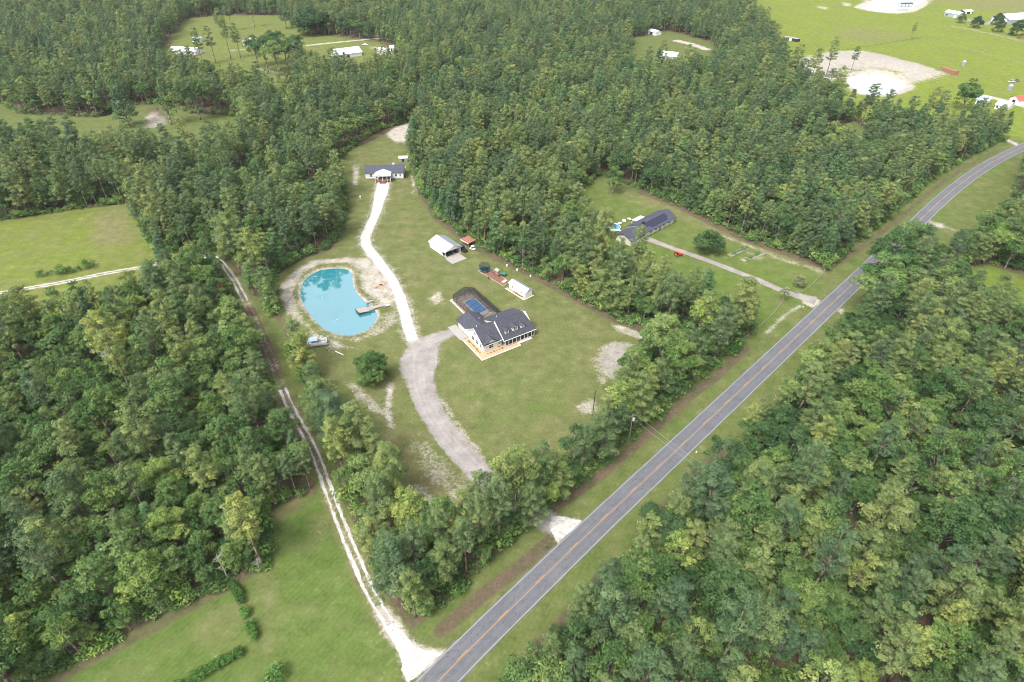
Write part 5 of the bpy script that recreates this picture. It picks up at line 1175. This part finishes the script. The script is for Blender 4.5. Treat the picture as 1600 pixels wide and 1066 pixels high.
WHERE = dict(strip='in the strip between two-track and gravel drive', verge='in the belt between front lawn and road', across='in the wood across the road',
 lowerleft='in the wood below the field lane', betweenlots='in the wood between garage and solar roofed house', plantation='in the plantation behind the solar roofed house',
 midleft='in the wood behind pond and long white home', rest='in the woods', edge='at the edge of the open ground', topfar='in the far plantation', topleft='in the far plantation')
LOOK = dict(broadleaf_tree=[('dark green', (.88, .92, .85)), ('mid green', (1, 1, 1)), ('yellow green', (1.18, 1.13, .95))],
            pine_tree=[('deep green', (.94, .98, .96)), ('olive green', (1, 1, 1)), ('pale yellowish', (1.2, 1.14, .97))],
            young_pine=[('dark', (.9, .9, .95)), ('bright', (1.1, 1.1, 1.0))], shrub=[('dark', (.85, .9, .85)), ('bright', (1.15, 1.12, .95))])
NOUN = dict(broadleaf_tree='broadleaf tree', pine_tree='long trunked pine', young_pine='young conical pine', shrub='bush')
TINTW = dict(lowerleft=(.22,.40,.38), across=(.40,.35,.25), strip=(.05,.35,.60), verge=(.2,.4,.4), midleft=(.2,.4,.4))
rest = {k: [] for k in KINDS_}
for kd in KINDS_:
    ts = sorted((t for t in trees if t[0] == kd), key=lambda t: -t[7]); n = {'broadleaf_tree': 265, 'pine_tree': 280, 'shrub': 280}.get(kd, 300)
    for t in ts[:n]:
        lk = LOOK[kd]; wq = TINTW.get(t[6]); q = int(r.choice(3, p=wq)) if wq and len(lk) == 3 else int(r.integers(len(lk)))
        size = 'small' if t[4] < .92 else ('tall' if t[4] > 1.06 else 'middling'); word, col = lk[q]
        lab = f'{size} {word} {NOUN[kd]} {WHERE[t[6]]}'
        plant(kd, t[1], t[2], t[3], t[4], t[5], lab, lab.replace('tree in', 'trees in'), color=col, sz=r.uniform(.92, 1.1))
    rest[kd] = ts[n:]
# trees that stand alone or stand out
OAK = broadleaf(61, 11, 5.6, 1.5, lobes=13, zc=.85, size=.34); SPREAD = broadleaf(62, 9.5, 6.0, 1.1, lobes=12, zc=.78, size=.36); BIGOAK = broadleaf(63, 14, 11, 1.6, lobes=22, zc=.8, size=.6)
TALL = broadleaf(64, 21, 7.2, 1.4, lobes=18, zc=.8, size=.5)
def special(kind, px_, py_, s, label, color=None, name='broadleaf_tree', cat='tree', sz=1.0, group=None, rz=None):
    x, y = G(px_, py_); return plant(kind, kind[2] if isinstance(kind, tuple) and len(kind) == 3 else 0, x, y, s, r.uniform(0, 6.28) if rz is None else rz, label, group, name, cat, color, sz)
P = PROTO
special(OAK, 585, 596, 1.0, 'lone round dark green tree between the pond and the gravel drive', (.72, .80, .72))
special(SPREAD, 1105, 395, 1.0, 'spreading dark tree on the lawn above the grey drive', (.85, .92, .85))
special(P['broadleaf_tree'][2], 957, 303, .85, 'tall bright green tree behind the solar roofed house', (1.15, 1.15, 1.0))
special(P['pine_tree'][4], 1143, 348, 1.0, 'slim pale pine rising in front of the plantation above the lawn', (1.25, 1.2, 1.0), 'pine_tree', 'pine tree')
special(P['young_pine'][1], 203, 197, 2.2, 'big conical conifer at the edge of the far glade', None, 'young_pine', 'conifer')
special(P['broadleaf_tree'][3], 268, 195, 2.1, 'pale yellowish tree beside the conical conifer in the glade', (1.3, 1.22, 1.0))
special(P['broadleaf_tree'][5], 313, 187, 1.9, 'dull grey green round tree at the glade edge', (.9, .88, .9))
special(BIGOAK, 488, 54, 1.55, 'very broad dark oak beside the far white lane', (.6, .7, .62))
special(TALL, 1503, 171, 1.0, 'tall bright leafy tree standing in front of the red container', (1.15, 1.2, 1.0))
special(P['pine_tree'][1], 1423, 61, .75, 'lone small tree in the middle of the pasture', None, 'pine_tree', 'tree')
for px_, py_, s, lb, c_ in ((1501,36,.8,'small round dark tree in front of the long pasture barn',(.7,.75,.7)), (1524,44,1.0,'round tree beside the track between the two pasture barns',(.85,.8,.75)), (1556,39,1.0,'dark tree close to the doors of the broad grey barn',(.65,.7,.65)), (1558,50,1.0,'olive round tree below the broad grey barn',(1.0,.9,.7)), (1586,56,1.25,'largest dark tree below the broad grey barn',(.6,.65,.6))):
    special(OAK, px_, py_, s, lb, c_)
special((*shrub(71, 3.4, 3.2, 'brown'),), 1594, 61, 1.0, 'russet bush at the foot of the dark pasture tree', None, 'shrub', 'shrub')
for px_, py_, s, lb, c_ in ((1352,494,1.5,'wide tree leaning over the road across from the palms',(1.0,1.05,1.0)), (1374,456,1.55,'largest tree overhanging the road near the yellow sign',(.95,1.0,.95)), (1400,428,1.35,'tree overhanging the road where the sand drive joins',(1.05,1.1,1.0)), (1392,474,1.2,'smaller tree beside the yellow sign across the road',(.9,.95,.9)), (1608,292,1.5,'broad tree hiding the far bend of the road',(1.0,1.05,1.0)), (1650,262,1.5,'tree behind the one that hides the far road bend',(.95,1.0,.95)), (1622,330,1.1,'low tree on the near verge of the far road bend',(1.1,1.1,1.0))):
    special(P['broadleaf_tree'][2], px_, py_, s, lb, c_)
special(P['broadleaf_tree'][0], 1540, 408, 1.15, 'bright lime green tree across the road beside the sand drive', (1.6, 1.55, .95)); special(P['broadleaf_tree'][5], 1596, 392, 1.0, 'second lime green tree farther from the road than the first', (1.5, 1.45, .95))
special(P['pine_tree'][3], 1545, 486, .85, 'small single pine standing in the green hollow across the road', None, 'pine_tree', 'pine tree')
for px_, py_, s, q_, lb in ((318,103,.95,0,'pine with bare trunk by the brown fence, nearest the white farmhouse'), (337,98,1.0,1,'dark pine at the middle of the brown fence'), (361,92,1.1,4,'tall pine behind the brown fence in the open field'), (376,90,.9,0,'slim pine between the white house and the brown fence'), (350,60,.9,2,'pine on the lawn behind the white farmhouse'), (398,42,1.0,1,'pine on the lawn beyond the white house'), (448,45,1.1,3,'leafy pale pine at the lawn end near the broad oak'), (363,48,1.0,0,'pine at the top lawn between farmhouse and white house')):
    special(P['pine_tree'][q_], px_, py_, s * 1.4, lb, (1.1, 1.1, 1.0), 'pine_tree', 'pine tree')
for px_, py_, s, lb in ((404,104,1.1,'dark bushy tree at the near corner of the white house'), (419,113,1.2,'bushy tree in the clump below the white house'), (436,119,1.2,'outermost bushy tree of the clump beside the fenced field'), (432,100,1.2,'tree at the back of the clump beside the white house'), (450,108,1.2,'tree of the clump nearest the far white lane'), (466,98,1.0,'tree between the clump and the far white lane')):
    special(P['broadleaf_tree'][5], px_, py_, s * 1.6, lb, (.9, .95, .9))
BROWN = broadleaf(65, 7, 2.6, leaf='brown', lobes=6, zc=.8, hollow=.5); special(BROWN, 351, 470, 1.0, 'rusty brown dying tree beside the two-track lane', None, 'dying_tree', 'tree')
SILVER = broadleaf(66, 12, 3.6, leaf='grey', lobes=7, hollow=.6); special(SILVER, 357, 396, 1.0, 'silvery grey tree at the bend of the two-track lane', None, 'silver_tree', 'tree')
DEAD = dead_tree(81, 13); DEAD2 = dead_tree(82, 10)
PARTS['dead'] = ('branches', 'trunk')
for kd_, px_, py_, s, lb in ((DEAD, 188, 604, 1.1, 'bleached bare tree near the top of the left wood'), (DEAD2, 196, 778, 1.0, 'pale bare snag in the middle of the left wood'), (DEAD, 358, 905, .7, 'leafless grey snag at the lawn end of the left wood'), (DEAD2, 225, 935, .8, 'bleached forked snag above the striped lawn edge'), (DEAD2, 408, 893, .45, 'broken white stump leaning at the corner of the lawn'), (DEAD, 1585, 770, .9, 'grey bare snag in the wood across the road')):
    a = special(kd_, px_, py_, s, lb, None, 'dead_tree', 'dead tree'); a.children[0].name = 'branches'
for px_, py_, s, q_, lb in ((808,807,1.12,2,'tallest pine beside the lower end of the gravel drive'), (846,788,1.0,0,'pine on the lawn side of the drive mouth by the apron'), (786,812,.95,1,'pine left of the tallest one at the drive mouth'), (868,772,.95,5,'bushy pine between the drive mouth and the front lawn'), (828,826,.9,3,'low pine over the drive beside the white apron')):
    special(P['pine_tree'][q_], px_, py_, s, lb, (1.12, 1.1, .95), 'pine_tree', 'pine tree')
for px_, py_, s, q_, lb in ((1268,124,1.1,2,'left one of the trees between the sand heap and the wood'), (1290,121,1.35,0,'tallest tree between the sand heap and the wood'), (1328,116,.95,4,'thin tree standing by the pale pond at the sand heap'), (1310,134,.9,5,'bushy tree at the near rim of the pale pond')):
    special(P['pine_tree'][q_], px_, py_, s, lb, (1.05, 1.08, 1.0), 'pine_tree', 'pine tree')
# palms
def palm_meshes(seed, H, n=34, R=1.7):
    q = np.random.default_rng(seed); mb = MB(); mb.path([(0,0,-.1),(.05,0,H*.5),(0,.05,H)], [.24,.2,.2], 8)
    A = bpy.data.meshes.new('trunk'); A.from_pydata(mb.v, [], mb.f); A.materials.append(M['barkgrey']); V = []
    for k in range(n):
        a, e = k * 2.39996, q.uniform(-.55, 1.2); d = np.array([math.cos(a)*math.cos(e), math.sin(a)*math.cos(e), math.sin(e)]); s_ = np.array([-math.sin(a), math.cos(a), 0])
        for j in range(7):
            w_ = (j - 3) * .32; t_ = d * math.cos(w_) + s_ * math.sin(w_); p0 = np.array([0,0,H]) + d * R * .45; p1 = p0 + t_ * R * .62 + [0,0,-.18 - .1*abs(j-3)]; o_ = np.cross(t_, [0,0,1.]) * .07
            V.append([p0 - o_, p0 + o_, p1 + o_, p1 - o_])
    V = np.array(V); return leaf_mesh('crown', V, q.normal(0, .3, len(V)), LM['palm']), A
special(palm_meshes(1, 2.2, 46, 2.2), 1247, 447, 1.15, 'bushy cabbage palm inside the curved rail fence', None, 'palm_tree', 'palm'); special(palm_meshes(2, 4.2, 30, 1.8), 1222, 471, 1.1, 'taller palm at the end of the rail fence by the grey drive', None, 'palm_tree', 'palm')
# hedges and bushes of the lower lawn
def hedge(label, a, b, wd, H, seed):
    A, B = Vector(G(*a)), Vector(G(*b)); L_ = (B - A).length; q = np.random.default_rng(seed); puffs, tn = [], []
    for k in range(int(L_ * wd * 3.2) + 6): puffs.append((q.uniform(.3, max(.4, L_ - .3)), q.uniform(-.38, .38) * wd, H * q.uniform(.45, .82), q.uniform(.42, .62))); tn.append(q.normal(0, .25))
    V, T = leaves(puffs, tn, .2, q, 1.2, per=7.0); o = thing('hedge', label, 'hedge', (*A, 0), math.atan2(B.y - A.y, B.x - A.x)); f_ = link('foliage', leaf_mesh('foliage', V, T, LM['shrub']), None, o); f_.color = (.72, .85, .62, 1)
    st = MB()
    for k in range(int(L_ / .8) + 1): st.tube((.3 + k * .8, 0, 0), (.3 + k * .8, .05, H * .6), .05, n=5)
    st.build('stem', M['barkgrey'], o)
hedge('clipped hedge running from the wood corner onto the lawn', (363, 912), (380, 946), 2.0, 1.7, 1); hedge('shortest of the clipped hedges on the lawn', (381, 952), (388, 967), 2.0, 1.7, 2); hedge('clipped hedge segment nearest the long slanting hedge', (390, 974), (400, 1004), 2.2, 1.8, 3); hedge('long clipped hedge slanting toward the photo bottom edge', (274, 1080), (383, 1018), 2.6, 1.9, 4)
special(P['shrub'][2], 430, 1062, .95, 'loose bush alone at the bottom of the lawn', (.85, .95, .85), 'shrub', 'shrub', group=None)
for k, (px_, py_) in enumerate(((65,431),(80,429),(96,428),(110,425),(124,422),(139,418))):
    special(P['shrub'][k % 3], px_, py_, .95, 'dark bush in the row planted along the field lane', (.85, .9, .8), 'shrub', 'shrub', group='row of bushes planted along the field lane')
SMALL = shrub(72, 1.0, .75, n=10, size=.16)
for k in range(22): special(SMALL, 1142 + (k % 11) * 2.5 + (k // 11) * 22 + (k % 2) * 1.0, 399 - (k % 11) * 1.15 + (k // 11) * 8, .9 + .35 * (k % 3), 'leafy green vegetable plant in the raised beds', None, 'vegetable_plant', 'vegetable', group='vegetable plants in the raised beds')
for k in range(15):
    u_, v_ = ((1.6, 4.0 + k * .95) if k < 9 else (3.6 + (k - 9) * 1.15, 2.0)); x, y = clocal(HO, HR, u_, v_); plant(SMALL, 0, x, y, .40 + .10 * (k % 3), k, 'small dark shrub planted in the stone bed round the house', 'small shrubs in the stone bed', 'bed_shrub', 'shrub', (.5, .55, .5))
for k in range(5): x, y = clocal(SO, SR, .8, 2.2 + k * 1.1); plant(SMALL, 0, x, y, .6 + .1 * (k % 2), k, 'small dark shrub planted along the long white shed', 'small shrubs along the white shed', 'bed_shrub', 'shrub', (.5, .55, .5))
# the far rest of each wood: one object per kind, its trees placed as points
def forest(name, kd, items, label):
    if not items: return
    me = bpy.data.meshes.new(name); me.from_pydata([(t[2], t[3], 0) for t in items], [], [])
    for nm, ty, vals in (('which', 'INT', [t[1] for t in items]), ('size', 'FLOAT', [t[4] for t in items]), ('spin', 'FLOAT', [t[5] for t in items])):
        a = me.attributes.new(nm, ty, 'POINT'); a.data.foreach_set('value', vals)
    o = link(name, me); tag(o, label, 'woodland', None, 'stuff')
    ng = bpy.data.node_groups.new(name, 'GeometryNodeTree'); N, L = ng.nodes, ng.links
    ng.interface.new_socket('Geometry', in_out='INPUT', socket_type='NodeSocketGeometry'); ng.interface.new_socket('Geometry', in_out='OUTPUT', socket_type='NodeSocketGeometry')
    gi, go, jn = N.new('NodeGroupInput'), N.new('NodeGroupOutput'), N.new('GeometryNodeJoinGeometry')
    def attr(nm, ty): n = N.new('GeometryNodeInputNamedAttribute'); n.data_type = ty; n.inputs['Name'].default_value = nm; return n.outputs['Attribute']
    wh, siz, spn = attr('which', 'INT'), attr('size', 'FLOAT'), attr('spin', 'FLOAT')
    cx = N.new('ShaderNodeCombineXYZ'); L.new(spn, cx.inputs[2])
    rot = N.new('FunctionNodeEulerToRotation'); L.new(cx.outputs[0], rot.inputs[0])
    for k in range(len(PROTO[kd])):
        j = N.new('GeometryNodeJoinGeometry')
        for m_e in PROTO[kd][k]:
            src = next(ob for ob in bpy.data.objects if ob.data == m_e)
            oi = N.new('GeometryNodeObjectInfo'); oi.inputs['Object'].default_value = src; oi.transform_space = 'ORIGINAL'; L.new(oi.outputs['Geometry'], j.inputs[0])
        cmp_ = N.new('FunctionNodeCompare'); cmp_.data_type = 'INT'; cmp_.operation = 'EQUAL'; L.new(wh, cmp_.inputs[2]); cmp_.inputs[3].default_value = k
        ip = N.new('GeometryNodeInstanceOnPoints'); L.new(gi.outputs[0], ip.inputs['Points']); L.new(cmp_.outputs[0], ip.inputs['Selection'])
        L.new(j.outputs[0], ip.inputs['Instance']); L.new(rot.outputs[0], ip.inputs['Rotation']); L.new(siz, ip.inputs['Scale']); L.new(ip.outputs[0], jn.inputs[0])
    L.new(jn.outputs[0], go.inputs[0])
    md = o.modifiers.new('trees', 'NODES'); md.node_group = ng
forest('pine_woods', 'pine_tree', rest['pine_tree'], 'mixed pine woods stretching away behind the houses')
forest('broadleaf_woods', 'broadleaf_tree', rest['broadleaf_tree'], 'dark broadleaf woods among the far pines')
forest('young_pine_woods', 'young_pine', rest['young_pine'], 'even young pine plantation far behind the houses')
forest('undergrowth', 'shrub', rest['shrub'], 'low green undergrowth along the far edges of the woods')

# ------------------------------------------------------------------ the summer haze in the air
hz = MB().box(-3040, 3040, -1040, 4040, -4.0, 131.0)
hm = bpy.data.materials.new('haze'); hm.use_nodes = True; hn = hm.node_tree.nodes; hn.remove(hn['Principled BSDF'])
pv0 = hn.new('ShaderNodeVolumePrincipled'); pv0.inputs['Color'].default_value = (0.92, 0.96, 1.0, 1); pv0.inputs['Density'].default_value = 0.00005
hm.node_tree.links.new(pv0.outputs[0], hn['Material Output'].inputs['Volume'])
tag(hz.build('haze', hm), 'thin pale summer haze over the whole plain', 'haze', None, 'stuff')
